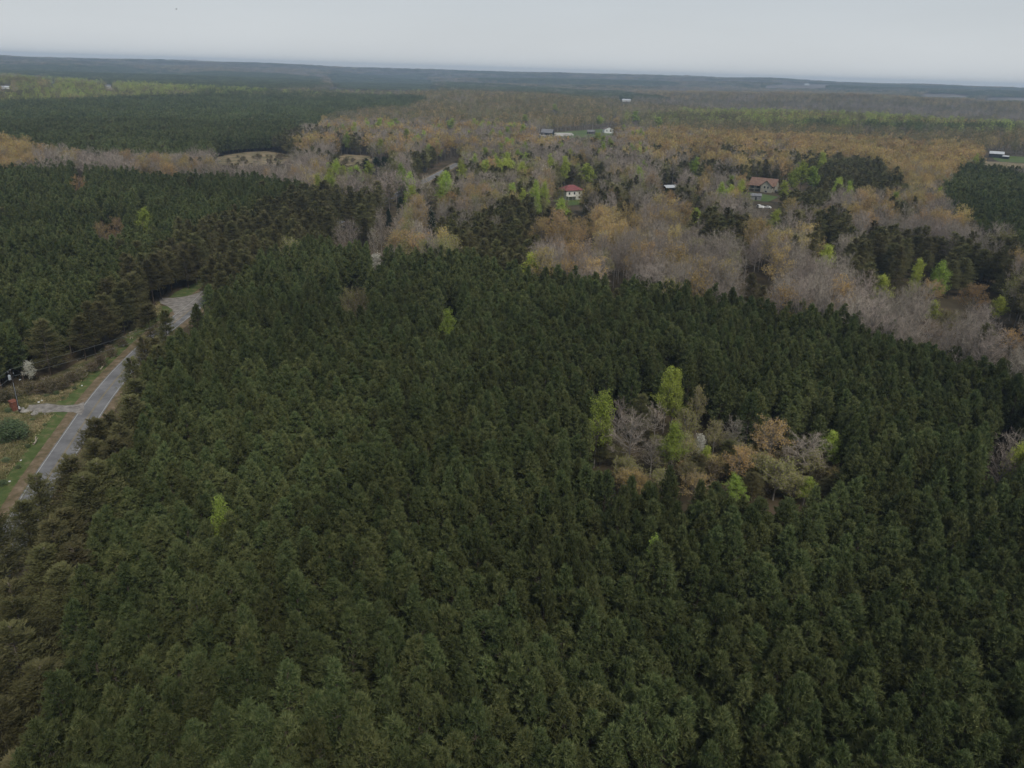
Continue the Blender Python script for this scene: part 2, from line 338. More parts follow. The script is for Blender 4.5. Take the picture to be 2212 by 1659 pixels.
def make_broadleaf(seed, lod, H=18.0, R=4.2, leaf=0, twig=1.0, shape='round', leafsize=1.0, trunk_r=.22, base=.38, where='all', rate=1.0):
    """branching tree; leaf = leaf clumps per twig"""
    g = np.random.default_rng(seed); cr, tr = Tri(), Tri()
    H *= g.uniform(.9, 1.1); R *= g.uniform(.88, 1.15); zb = H * base; Lc = H - zb
    def env(t):                                            # crown radius, t 0 at the crown base, 1 at the top
        return R * (math.sqrt(max(0, 1 - (1.75 * t - .8) ** 2 / 1.0)) if shape == 'round' else (max(0, math.sin(PI * min(1, .16 + t * .84)) ** .75) * (1 - .22 * t)))
    bend = g.normal(size=2) * .5
    def ax(z): t = z / H; return np.array([bend[0] * t * t, bend[1] * t * t, z])
    fork = .72 if shape == 'round' else .95
    tr.tube([ax(0), ax(H * .3), ax(H * fork * .75), ax(H * fork)], [trunk_r, trunk_r * .75, trunk_r * .4, .03], 0, .5, 6 if lod == 0 else 3)
    nl = [26, 17, 10][lod]; nsub = [7, 6, 4][lod]; ntw = [9, 8, 6][lod]
    tl, tw = [(1.0, .045), (1.2, .08), (1.7, .15)][lod]
    tws, twa, lv = [], [], []
    for i in range(nl):
        t0 = (i + g.random()) / nl; zs = zb * (1 - .12) + Lc * t0 * .62
        az = i * 2.4 + g.normal() * .4; t1 = min(.98, t0 * .85 + g.uniform(.12, .4)); rr = env(t1) * g.uniform(.75, 1.05)
        o = ax(zs); e_ = ax(zb + Lc * t1) * [1, 1, 1] + np.array([math.cos(az) * rr, math.sin(az) * rr, 0])
        mid = (o + e_) / 2 + np.array([0, 0, -.08 * rr]) + g.normal(size=3) * .15 * rr * .4
        if lod < 2: tr.tube([o, mid, e_], [trunk_r * .38 * (1 - t0 * .5), trunk_r * .2, .012], 0, .6, 4 if lod == 0 else 3)
        for s in range(nsub):
            f = g.uniform(.3, 1.0); p = o * (1 - f) ** 2 + 2 * f * (1 - f) * mid + f * f * e_
            d = unit((e_ - o) * .5 / max(.5, np.linalg.norm(e_ - o)) + g.normal(size=3) * .55 + [0, 0, .45]); ls = g.uniform(.9, 2.1) * R / 4.2
            if lod < 2: tws.append(p[None]); twa.append(np.concatenate([d * ls, [.075 if lod == 0 else .12]])[None])
            q = p + d * ls * g.uniform(.3, 1.0, (ntw, 1)); a = unit(d + g.normal(size=(ntw, 3)) * .7 + [0, 0, .25])
            tws.append(q); twa.append(np.concatenate([a * tl * g.uniform(.6, 1.3, (ntw, 1)) * R / 4.2, np.full((ntw, 1), tw)], 1))
            lv.append(np.concatenate([q, q + a * tl * .8], 0))
    P = np.concatenate(tws); A = np.concatenate(twa); n = len(P); k = g.random(n) < twig
    cr.leaves(P[k], A[k, :3], np.linalg.norm(A[k, :3], axis=1), A[k, 3], 1, g.uniform(0, 1, k.sum()), g)
    if leaf:
        Q = np.concatenate(lv)
        Q = Q[g.random(len(Q)) < rate]
        if where == 'outer':
            rr_ = np.hypot(Q[:, 0], Q[:, 1]) / R + np.clip((Q[:, 2] - zb) / Lc, 0, 1) * .6; Q = Q[rr_ > .55]
        Q = np.repeat(Q, leaf, 0) + g.normal(size=(len(Q) * leaf, 3)) * .28
        ls, lw = [(.34, .24), (.52, .36), (.85, .58)][lod]
        # clumps share a tint
        ti = np.clip(np.repeat(g.normal(.5, .24, len(Q) // leaf), leaf)[:len(Q)] + .25 * (Q[:, 2] / H - .7), 0, 1)
        cr.leaves(Q, g.normal(size=(len(Q), 3)) + [0, 0, .3], ls * leafsize * g.uniform(.7, 1.3, len(Q)), lw * leafsize, 0, ti, g)
    return cr, tr
KINDS = {   # kind: (maker, crown mats, trunk mat, number of variants, spacing, canopy height)
    'P': (lambda s, l: make_pine(s, l), ('pine', 'ptwig'), 'pbark', 8, 14),
    'V': (lambda s, l: make_olive(s, l), ('olive', 'ptwig'), 'pbark', 6, 15),
    'B': (lambda s, l: make_broadleaf(s, l, 17, 4.5, 0), ('bud', 'twig'), 'bark', 5, 17),
    'O': (lambda s, l: make_broadleaf(s, l, 18, 5.0, 1, where='outer', rate=.75), ('bud', 'twig'), 'bark', 5, 18),
    'Y': (lambda s, l: make_broadleaf(s, l, 15, 4.4, 1, where='all', rate=.7), ('ygreen', 'twig'), 'bark', 4, 15),
    'G': (lambda s, l: make_broadleaf(s, l, 19, 3.6, 2, shape='tall', twig=.6, trunk_r=.2, base=.25), ('green', 'twig'), 'bark', 4, 18),
    'W': (lambda s, l: make_broadleaf(s, l, 8, 2.6, 1, twig=.7, trunk_r=.1, base=.25, rate=.6), ('flower', 'twig'), 'bark', 2, 8),
    'S': (lambda s, l: make_broadleaf(s, l, 3.6, 2.3, 2, twig=.4, trunk_r=.06, base=.08, leafsize=.7), ('shrub', 'twig'), 'bark', 3, 3),
    'K': (lambda s, l: make_broadleaf(s, l, 4.6, 2.2, 1, twig=1, trunk_r=.06, base=.05, rate=.5, leafsize=.8), ('brush', 'twig'), 'bark', 4, 4),
    'C': (lambda s, l: make_pine(s, l, 11, 1.9, .06), ('cedar', 'ptwig'), 'pbark', 2, 10),
}
KEYS = list(KINDS)
_cache = {}
def tree_parts(kind, v, lod):
    k = (kind, v, lod)
    if k not in _cache:
        mk, cm, tm, nv, hh = KINDS[kind]; cr, tr = mk(1000 * KEYS.index(kind) + 31 * v + 5, lod)
        _cache[k] = [cr, tr, None, None]
    return _cache[k]
def part_meshes(kind, v, lod):
    c = tree_parts(kind, v, lod); mk, cm, tm, nv, hh = KINDS[kind]
    if c[2] is None:
        c[2] = c[0].mesh('crown', [M[q] for q in cm]); c[3] = c[1].mesh('trunk', [M[tm]])
    return c[2], c[3]
NAMES = dict(P='pine_tree', V='olive_pine_tree', B='bare_tree', O='budding_tree', Y='leafing_tree', S='round_shrub', K='low_brush', G='green_tree', W='flowering_tree', C='cedar_tree')
def place_tree(kind, v, lod, loc, rz, sc, label, cat, group=None):
    cm, tm = part_meshes(kind, v, lod)
    e_ = bpy.data.objects.new(NAMES[kind], None); C.objects.link(e_); e_.location = loc; e_.rotation_euler = (0, 0, rz); e_.scale = (sc[0], sc[0], sc[1]) if isinstance(sc, tuple) else (sc, sc, sc)
    e_.empty_display_size = .5
    tag(e_, label, cat, group)
    for nm, me in (('trunk', tm), ('crown', cm)):
        o = bpy.data.objects.new(nm, me); C.objects.link(o); o.parent = e_
    return e_

# ------------------------------------------------------------------ the ground
rr_ = np.concatenate([np.linspace(8, 400, 60), np.geomspace(408, 9100, 260)])
na = 720
th = np.linspace(0, 2 * PI, na, endpoint=False)
X = rr_[:, None] * np.sin(th); Y = rr_[:, None] * np.cos(th); Z = terrain(X, Y)
V = np.concatenate([[[0, 0, float(terrain(0, 0))]], np.stack([X, Y, Z], -1).reshape(-1, 3)])
i, j = np.meshgrid(np.arange(len(rr_) - 1), np.arange(na), indexing='ij'); j2 = (j + 1) % na
a_ = 1 + i * na + j; b_ = 1 + i * na + j2; c_ = 1 + (i + 1) * na + j; d_ = 1 + (i + 1) * na + j2
F = np.concatenate([np.stack([a_, c_, d_], -1).reshape(-1, 3), np.stack([a_, d_, b_], -1).reshape(-1, 3), np.stack([np.zeros(na, int), 1 + np.arange(na), 1 + (np.arange(na) + 1) % na], -1)])
g_o = link('ground', mesh_np('ground', V, F, [M['floor']], smooth=True)); tag(g_o, kind='structure')

def strip(name, pts, w0, w1, mat, lift, kind='structure', parent=None, closed_end=True):
    """a sheet along a polyline of ground points; w0, w1 = offsets to its left and right edge"""
    P = np.array(pts)[:, :2]; s = np.concatenate([[0], np.cumsum(np.hypot(*np.diff(P, axis=0).T))])
    n = max(2, int(s[-1] / 3)); q = np.linspace(0, s[-1], n); x = np.interp(q, s, P[:, 0]); y = np.interp(q, s, P[:, 1])
    for _ in range(6):
        x[1:-1] = (x[:-2] + 2 * x[1:-1] + x[2:]) / 4; y[1:-1] = (y[:-2] + 2 * y[1:-1] + y[2:]) / 4
    tx, ty = np.gradient(x), np.gradient(y); l = np.hypot(tx, ty); nx, ny = -ty / l, tx / l     # left of travel
    def off(w): w = w(q) if callable(w) else w; return x + nx * w, y + ny * w
    k = 3; Vs = []
    for t in range(k + 1):
        xa, ya = off(w0); xb, yb = off(w1); xx = xa + (xb - xa) * t / k; yy = ya + (yb - ya) * t / k
        Vs.append(np.stack([xx, yy, terrain(xx, yy) + lift], 1))
    Vv = np.stack(Vs, 1).reshape(-1, 3); F_ = []
    for a in range(n - 1):
        for b in range(k):
            p = a * (k + 1) + b; F_.append((p, p + k + 1, p + k + 2, p + 1))
    o = link(name, mesh_np(name, Vv, F_, [mat])); 
    if kind: tag(o, kind=kind)
    return o
def patch(name, poly, mat, lift, res=12):
    """a sheet over the ground bounded by a polygon given as ground points"""
    import bmesh
    P = np.array(poly)[:, :2]
    # densify the outline and wobble it a little
    out = []
    n = len(P)
    for a in range(n):
        p, q = P[a], P[(a + 1) % n]; L_ = np.hypot(*(q - p)); k = max(1, int(L_ / res))
        for t in range(k):
            f = t / k; w = (vnoise((p[0] + (q - p)[0] * f) / res, (p[1] + (q - p)[1] * f) / res, 9) - .5) * min(res, L_) * .35
            nn = np.array([-(q - p)[1], (q - p)[0]]) / max(L_, 1e-6); out.append(p + (q - p) * f + nn * w)
    bm = bmesh.new(); vs_ = [bm.verts.new((a[0], a[1], 0)) for a in out]; f = bm.faces.new(vs_)
    bmesh.ops.triangulate(bm, faces=[f])
    for _ in range(7):
        es = [e for e in bm.edges if e.calc_length() > res * 1.6]
        if not es: break
        bmesh.ops.subdivide_edges(bm, edges=es, cuts=1)
        bmesh.ops.triangulate(bm, faces=[f for f in bm.faces if len(f.verts) > 3])
    xs = np.array([v.co.x for v in bm.verts]); ys = np.array([v.co.y for v in bm.verts]); zs = terrain(xs, ys) + lift
    for v, z in zip(bm.verts, zs): v.co.z = z
    for f in bm.faces:
        if f.normal.z < 0: f.normal_flip()
    me = bpy.data.meshes.new(name); bm.to_mesh(me); bm.free(); me.materials.append(mat)
    o = link(name, me); tag(o, kind='structure'); return o
S = 0.7373                                       # source pixel -> 2212 frame
def gpts(pts, src=False):
    k = S if src else 1
    return ground([p[0] * k for p in pts], [p[1] * k for p in pts])
# left (painted) edge of the county road, near to far
EDGE = gpts([(-60, 1660), (12.7, 1542), (40, 1491), (93, 1405), (173, 1291), (249, 1181), (319, 1097), (398, 1018), (452, 968), (502, 930), (560, 887), (601, 846), (678, 790), (1247, 524), (1336, 477)], True)
ROADW = 5.4
_e = EDGE[0] + (EDGE[0] - EDGE[1]) / np.linalg.norm(EDGE[0] - EDGE[1]) * 70; EDGE = np.concatenate([_e[None], EDGE])
def rx(w): return w
strip('road_shoulder', EDGE, 2.8, -ROADW - 2.2, M['shoulder'], 0.014)
strip('road', EDGE, 0.25, -ROADW, M['asphalt'], 0.020)
strip('grass_verge', EDGE[:14], 6.4, 2.4, M['grass'], 0.017)
strip('gravel_shoulder', EDGE[13:], .9, .25, M['gravel'], 0.03)
strip('road_edge_line', EDGE, 0.0, -0.14, M['paint'], 0.025)
strip('road_edge_line', EDGE, -ROADW + .4, -ROADW + .26, M['paint'], 0.025)
strip('road_centre_line', EDGE, -ROADW / 2 + .18, -ROADW / 2 + .06, M['ypaint'], 0.025)
strip('road_centre_line', EDGE, -ROADW / 2 - .06, -ROADW / 2 - .18, M['ypaint'], 0.025)
patch('scrub_ground', gpts([(-120, 1180), (0, 1085), (40, 1030), (100, 945), (160, 880), (225, 812), (300, 745), (345, 690), (300, 690), (240, 740), (150, 795), (60, 835), (-60, 850), (-160, 900)]), M['scrub'], 0.008, 4)
patch('gravel_drive', gpts([(55, 875), (100, 872), (140, 876), (168, 874), (184, 868), (176, 896), (160, 889), (120, 890), (90, 892), (60, 888)]), M['gravel'], 0.029, 2)
patch('gravel_turnout', gpts([(345, 643), (375, 644), (400, 640), (425, 634), (444, 622), (446, 630), (425, 655), (390, 690), (376, 700), (378, 680), (372, 668), (360, 660), (345, 655)]), M['gravel'], 0.024, 2)
patch('grass_bank', gpts([(344, 659), (362, 662), (376, 672), (378, 690), (350, 715), (320, 720), (340, 680)]), M['grass'], 0.012, 3)
patch('grass_bank', gpts([(400, 641), (425, 634), (447, 620), (455, 605), (420, 612), (375, 632), (365, 643)]), M['grass'], 0.012, 3)
FIELDS = dict(
    tan1=[(450, 354), (465, 341), (500, 333), (540, 328), (575, 327), (615, 333), (645, 342), (610, 354), (540, 359)],
    tan2=[(722, 340), (745, 334), (790, 336), (812, 343), (800, 352), (750, 358), (725, 350)],
    lawn=[(1168, 292), (1200, 286), (1290, 279), (1345, 279), (1350, 290), (1290, 297), (1200, 299)],
    drive=[(1162, 291), (1185, 287), (1235, 287), (1238, 292), (1215, 294), (1170, 294)],
    green=[(2135, 338), (2180, 337), (2212, 339), (2300, 345), (2300, 358), (2212, 352), (2160, 349)],
    tan3=[(2128, 349), (2160, 350), (2212, 353), (2300, 359), (2300, 376), (2212, 366), (2165, 362), (2130, 358)],
    far1=[(1648, 187), (1680, 184), (1740, 182), (1800, 184), (1795, 189), (1740, 193), (1660, 192)],
    far2=[(1985, 204), (2060, 204), (2120, 210), (2100, 214), (2000, 209)],
    far3=[(2130, 211), (2212, 212), (2300, 214), (2300, 220), (2212, 218), (2140, 215)],
    young=[(705, 165), (760, 160), (860, 162), (925, 172), (950, 190), (930, 196), (840, 194), (760, 193), (712, 188)],
    lawn2=[(196, 193), (215, 190), (250, 188), (262, 191), (240, 196), (205, 197)],
    yard=[(1480, 425), (1500, 412), (1560, 408), (1640, 418), (1680, 425), (1660, 435), (1560, 430), (1500, 435)],
)
patch('dry_clearing', gpts(FIELDS['tan1']), M['tan'], .02, 10); patch('dry_clearing', gpts(FIELDS['tan2']), M['tan'], .02, 10)
patch('lawn', gpts(FIELDS['lawn']), M['lawn'], .02, 20); patch('concrete_drive', gpts(FIELDS['drive']), M['concrete'], .06, 20)
patch('pasture', gpts(FIELDS['green']), M['lawn'], .04, 15); patch('dry_field', gpts(FIELDS['tan3']), M['tan'], .02, 15)
for q in ('far1', 'far2', 'far3'): patch('pale_field', gpts(FIELDS[q]), M['plough'], .5, 60)
patch('young_plantation_ground', gpts(FIELDS['young']), M['young'], .5, 60)
patch('lawn', gpts(FIELDS['lawn2']), M['tan'], .1, 20)
patch('lawn', gpts(FIELDS['yard']), M['lawn'], .02, 15)
patch('lawn', gpts([(1196, 434), (1215, 424), (1255, 423), (1270, 432), (1262, 441), (1225, 444)]), M['lawn'], .02, 8)
fr = gpts([(918, 170), (932, 177), (948, 187), (960, 194)]); strip('farm_track', fr, 9, -9, M['plough'], 1.2)

# ------------------------------------------------------------------ where each kind of tree grows
PLANT = [(455, 640), (500, 600), (560, 548), (640, 522), (720, 516), (800, 530), (850, 546), (950, 540), (1020, 548), (1100, 570), (1180, 582), (1270, 594), (1400, 602), (1500, 622), (1640, 650), (1750, 665), (1850, 690), (1950, 718), (2050, 745), (2100, 768), (2212, 790), (2700, 880), (3600, 2600), (1106, 9000), (-1500, 2600), (-300, 1950), (60, 1659), (120, 1450), (160, 1260), (190, 1090), (260, 950), (300, 850), (350, 760), (395, 712)]
ZONES = [   # (polygon on the canopy, mix of kinds, density)
    ([(-600, 100), (2900, 100), (2900, 9000), (-600, 9000)], dict(B=.40, O=.15, V=.24, Y=.15, G=.06)),
    ([(-600, 1950), (-600, 900), (200, 640), (560, 500), (560, 640), (420, 720), (180, 1260), (60, 1700)], dict(V=1)),
    # far country
    ([(-600, 90), (2900, 90), (2900, 262), (1500, 232), (1300, 212), (900, 196), (-600, 196)], dict(B=.44, O=.13, V=.15, P=.20, Y=.08)),
    ([(-600, 130), (0, 138), (260, 142), (400, 158), (330, 164), (280, 168), (-600, 172)], dict(P=.95, B=.05)),
    ([(160, 172), (330, 162), (467, 152), (600, 157), (690, 166), (705, 182), (600, 190), (350, 186), (160, 180)], dict(P=1)),
    ([(715, 157), (930, 160), (930, 166), (715, 164)], dict(P=1)),
    ([(1000, 166), (1150, 166), (1400, 172), (1480, 178), (1400, 186), (1100, 178)], dict(P=.9, V=.1)),
    ([(950, 190), (960, 176), (1100, 182), (1300, 196), (1580, 200), (1600, 206), (1400, 210), (1200, 206)], dict(P=.85, B=.15)),
    ([(1560, 184), (1700, 186), (1800, 188), (1950, 194), (2212, 208), (2900, 216), (2900, 200), (2212, 190), (1900, 182)], dict(P=.8, B=.2)),
    ([(1300, 190), (1475, 195), (1842, 200), (2042, 212), (2212, 217), (2900, 230), (2900, 245), (2212, 236), (1900, 218), (1475, 212)], dict(O=.46, B=.34, V=.12, Y=.08)),
    ([(1300, 208), (1475, 210), (1900, 218), (2212, 236), (2900, 245), (2900, 285), (2212, 262), (1800, 240), (1475, 236), (1330, 222)], dict(B=.62, V=.3, O=.08)),
    # left hill side
    ([(-600, 155), (0, 158), (200, 172), (400, 184), (600, 194), (800, 202), (930, 208), (900, 232), (740, 236), (690, 272), (620, 284), (560, 300), (430, 330), (200, 337), (170, 325), (-600, 312)], dict(P=.985, V=.015)),
    ([(-600, 155), (0, 158), (120, 168), (260, 176), (420, 184), (500, 193), (430, 200), (240, 205), (120, 212), (-600, 215)], dict(G=.26, Y=.26, V=.30, O=.1, B=.08)),
    ([(400, 186), (700, 198), (700, 206), (420, 200)], dict(P=.75, G=.12, Y=.13)),
    ([(540, 196), (640, 200), (750, 205), (900, 206), (900, 210), (640, 208)], dict(P=.7, Y=.2, B=.1)),
    ([(-600, 312), (170, 325), (200, 337), (430, 330), (560, 305), (640, 300), (700, 330), (760, 370), (660, 395), (560, 380), (400, 372), (200, 360), (0, 356), (-600, 350)], dict(B=.86, O=.08, V=.06)),
    ([(-600, 308), (60, 310), (78, 345), (20, 356), (-600, 350)], dict(O=.9, B=.1)),
    ([(560, 300), (620, 284), (690, 272), (745, 300), (820, 330), (800, 345), (620, 335)], dict(V=.5, B=.35, O=.15)),
    # centre hill
    ([(740, 236), (760, 216), (900, 198), (1000, 195), (1200, 203), (1400, 222), (1600, 240), (1640, 262), (1400, 268), (1100, 256), (950, 262), (800, 262), (690, 262)], dict(O=.52, Y=.26, B=.18, V=.04)),
    ([(750, 255), (950, 255), (1100, 262), (1400, 268), (1420, 330), (1200, 340), (900, 345), (800, 320), (745, 290)], dict(B=.60, O=.14, Y=.12, G=.04, V=.10)),
    ([(690, 205), (760, 205), (900, 203), (925, 210), (880, 228), (800, 232), (740, 240), (700, 232)], dict(P=1)),
    ([(1330, 250), (1500, 236), (1810, 240), (1990, 255), (2212, 262), (2900, 285), (2900, 300), (2212, 276), (1990, 275), (1800, 266), (1600, 268), (1450, 262), (1340, 262)], dict(V=.42, G=.16, Y=.2, O=.18, B=.04)),
    ([(1700, 250), (1990, 262), (2212, 263), (2212, 272), (1990, 272), (1700, 262)], dict(P=.7, G=.12, Y=.18)),
    ([(1400, 268), (1600, 268), (1800, 268), (1990, 276), (2212, 278), (2900, 300), (2900, 345), (2212, 326), (2130, 332), (2060, 370), (1985, 410), (1900, 385), (1760, 332), (1560, 345), (1400, 322)], dict(O=.66, Y=.18, V=.08, B=.08)),
    # middle forest
    ([(700, 330), (960, 330), (1020, 400), (980, 450), (800, 440), (700, 400)], dict(V=.42, B=.38, Y=.14, G=.06)),
    ([(980, 340), (1400, 320), (1560, 345), (1600, 410), (1400, 430), (1250, 400), (1000, 400)], dict(B=.40, V=.37, Y=.15, G=.04, O=.04)),
    ([(1400, 318), (1720, 318), (1780, 345), (1740, 385), (1640, 382), (1500, 370)], dict(V=.55, B=.25, O=.2)),
    ([(800, 430), (1000, 425), (1150, 430), (1180, 470), (1000, 470), (820, 500)], dict(V=.28, B=.5, Y=.14, O=.08)),
    ([(820, 455), (950, 440), (1000, 500), (1000, 545), (850, 550), (800, 525)], dict(Y=.45, B=.4, O=.15)),
    ([(950, 470), (1060, 455), (1160, 470), (1175, 560), (1100, 575), (1000, 540), (940, 505)], dict(V=.92, B=.08)),
    ([(1050, 430), (1200, 430), (1210, 465), (1060, 465)], dict(V=.8, B=.2)),
    ([(1150, 475), (1330, 462), (1400, 500), (1330, 540), (1180, 545)], dict(O=.85, B=.15)),
    ([(1300, 450), (1450, 440), (1500, 480), (1450, 520), (1340, 510)], dict(O=.55, B=.45)),
    ([(1160, 530), (1340, 530), (1500, 500), (1700, 540), (1900, 600), (2212, 690), (2900, 800), (2900, 900), (2212, 792), (2050, 747), (1850, 692), (1640, 652), (1400, 604), (1180, 584)], dict(B=.88, O=.08, Y=.03, V=.01)),
    ([(1500, 425), (1700, 430), (1900, 440), (2060, 470), (2080, 520), (1960, 510), (1800, 500), (1640, 520), (1480, 480)], dict(B=.5, O=.17, V=.23, Y=.10)),
    ([(1780, 335), (1900, 345), (1965, 400), (1930, 425), (1790, 405), (1775, 365)], dict(V=1)),
    ([(1690, 392), (1760, 385), (1792, 430), (1770, 448), (1700, 440)], dict(V=1)),
    ([(1510, 470), (1560, 455), (1622, 480), (1612, 525), (1530, 522)], dict(V=1)),
    ([(1740, 470), (1830, 455), (1840, 490), (1760, 505)], dict(V=.9, B=.1)),
    ([(1820, 530), (1900, 490), (1990, 500), (2040, 560), (2000, 600), (1900, 590), (1840, 605)], dict(V=1)),
    ([(1980, 520), (2212, 510), (2900, 560), (2900, 700), (2212, 600), (2060, 590)], dict(V=.5, B=.32, O=.12, Y=.06)),
    ([(1560, 545), (1640, 540), (1660, 575), (1600, 580)], dict(B=.7, Y=.3)),
    ([(2065, 360), (2130, 348), (2125, 360), (2212, 372), (2900, 400), (2900, 540), (2212, 515), (2070, 475), (2020, 420)], dict(P=.97, V=.03)),
    # left plantation and the olive pines along the road
    ([(-600, 352), (0, 356), (200, 360), (400, 372), (560, 380), (650, 396), (668, 410), (560, 445), (470, 480), (380, 540), (330, 560), (270, 600), (220, 660), (120, 720), (-600, 1000)], dict(P=.985, V=.015)),
    ([(668, 402), (790, 400), (830, 440), (800, 500), (730, 516), (640, 520), (560, 546), (500, 598), (455, 640), (350, 660), (300, 720), (240, 780), (120, 850), (-100, 900), (-600, 1200), (-600, 870), (-100, 770), (40, 715), (120, 675), (200, 625), (270, 575), (330, 530), (380, 500), (470, 465), (560, 435)], dict(V=.99, B=.01)),
    ([(-600, 1950), (-600, 1300), (0, 1180), (60, 1100), (150, 985), (225, 860), (300, 765), (350, 715), (395, 705), (420, 720), (350, 770), (300, 860), (260, 960), (190, 1100), (160, 1260), (120, 1450), (60, 1700), (-300, 2400)], dict(V=1)),
]
ISLAND = [(1255, 905), (1310, 860), (1400, 890), (1470, 880), (1560, 905), (1680, 895), (1790, 940), (1825, 985), (1790, 1020), (1700, 1030), (1560, 1015), (1420, 1000), (1330, 985), (1270, 950)]
VERGE = [(-80, 1160), (0, 1118), (36, 1062), (78, 1008), (124, 945), (182, 880), (224, 838), (305, 762), (365, 712), (402, 700), (448, 648), (456, 612), (420, 620), (350, 645), (300, 705), (235, 765), (140, 822), (55, 850), (-80, 862)]
FARROAD = [(905, 388), (935, 362), (975, 343), (1000, 343), (995, 352), (960, 372), (925, 392)]
IS = ' in the foreground pine clearing'
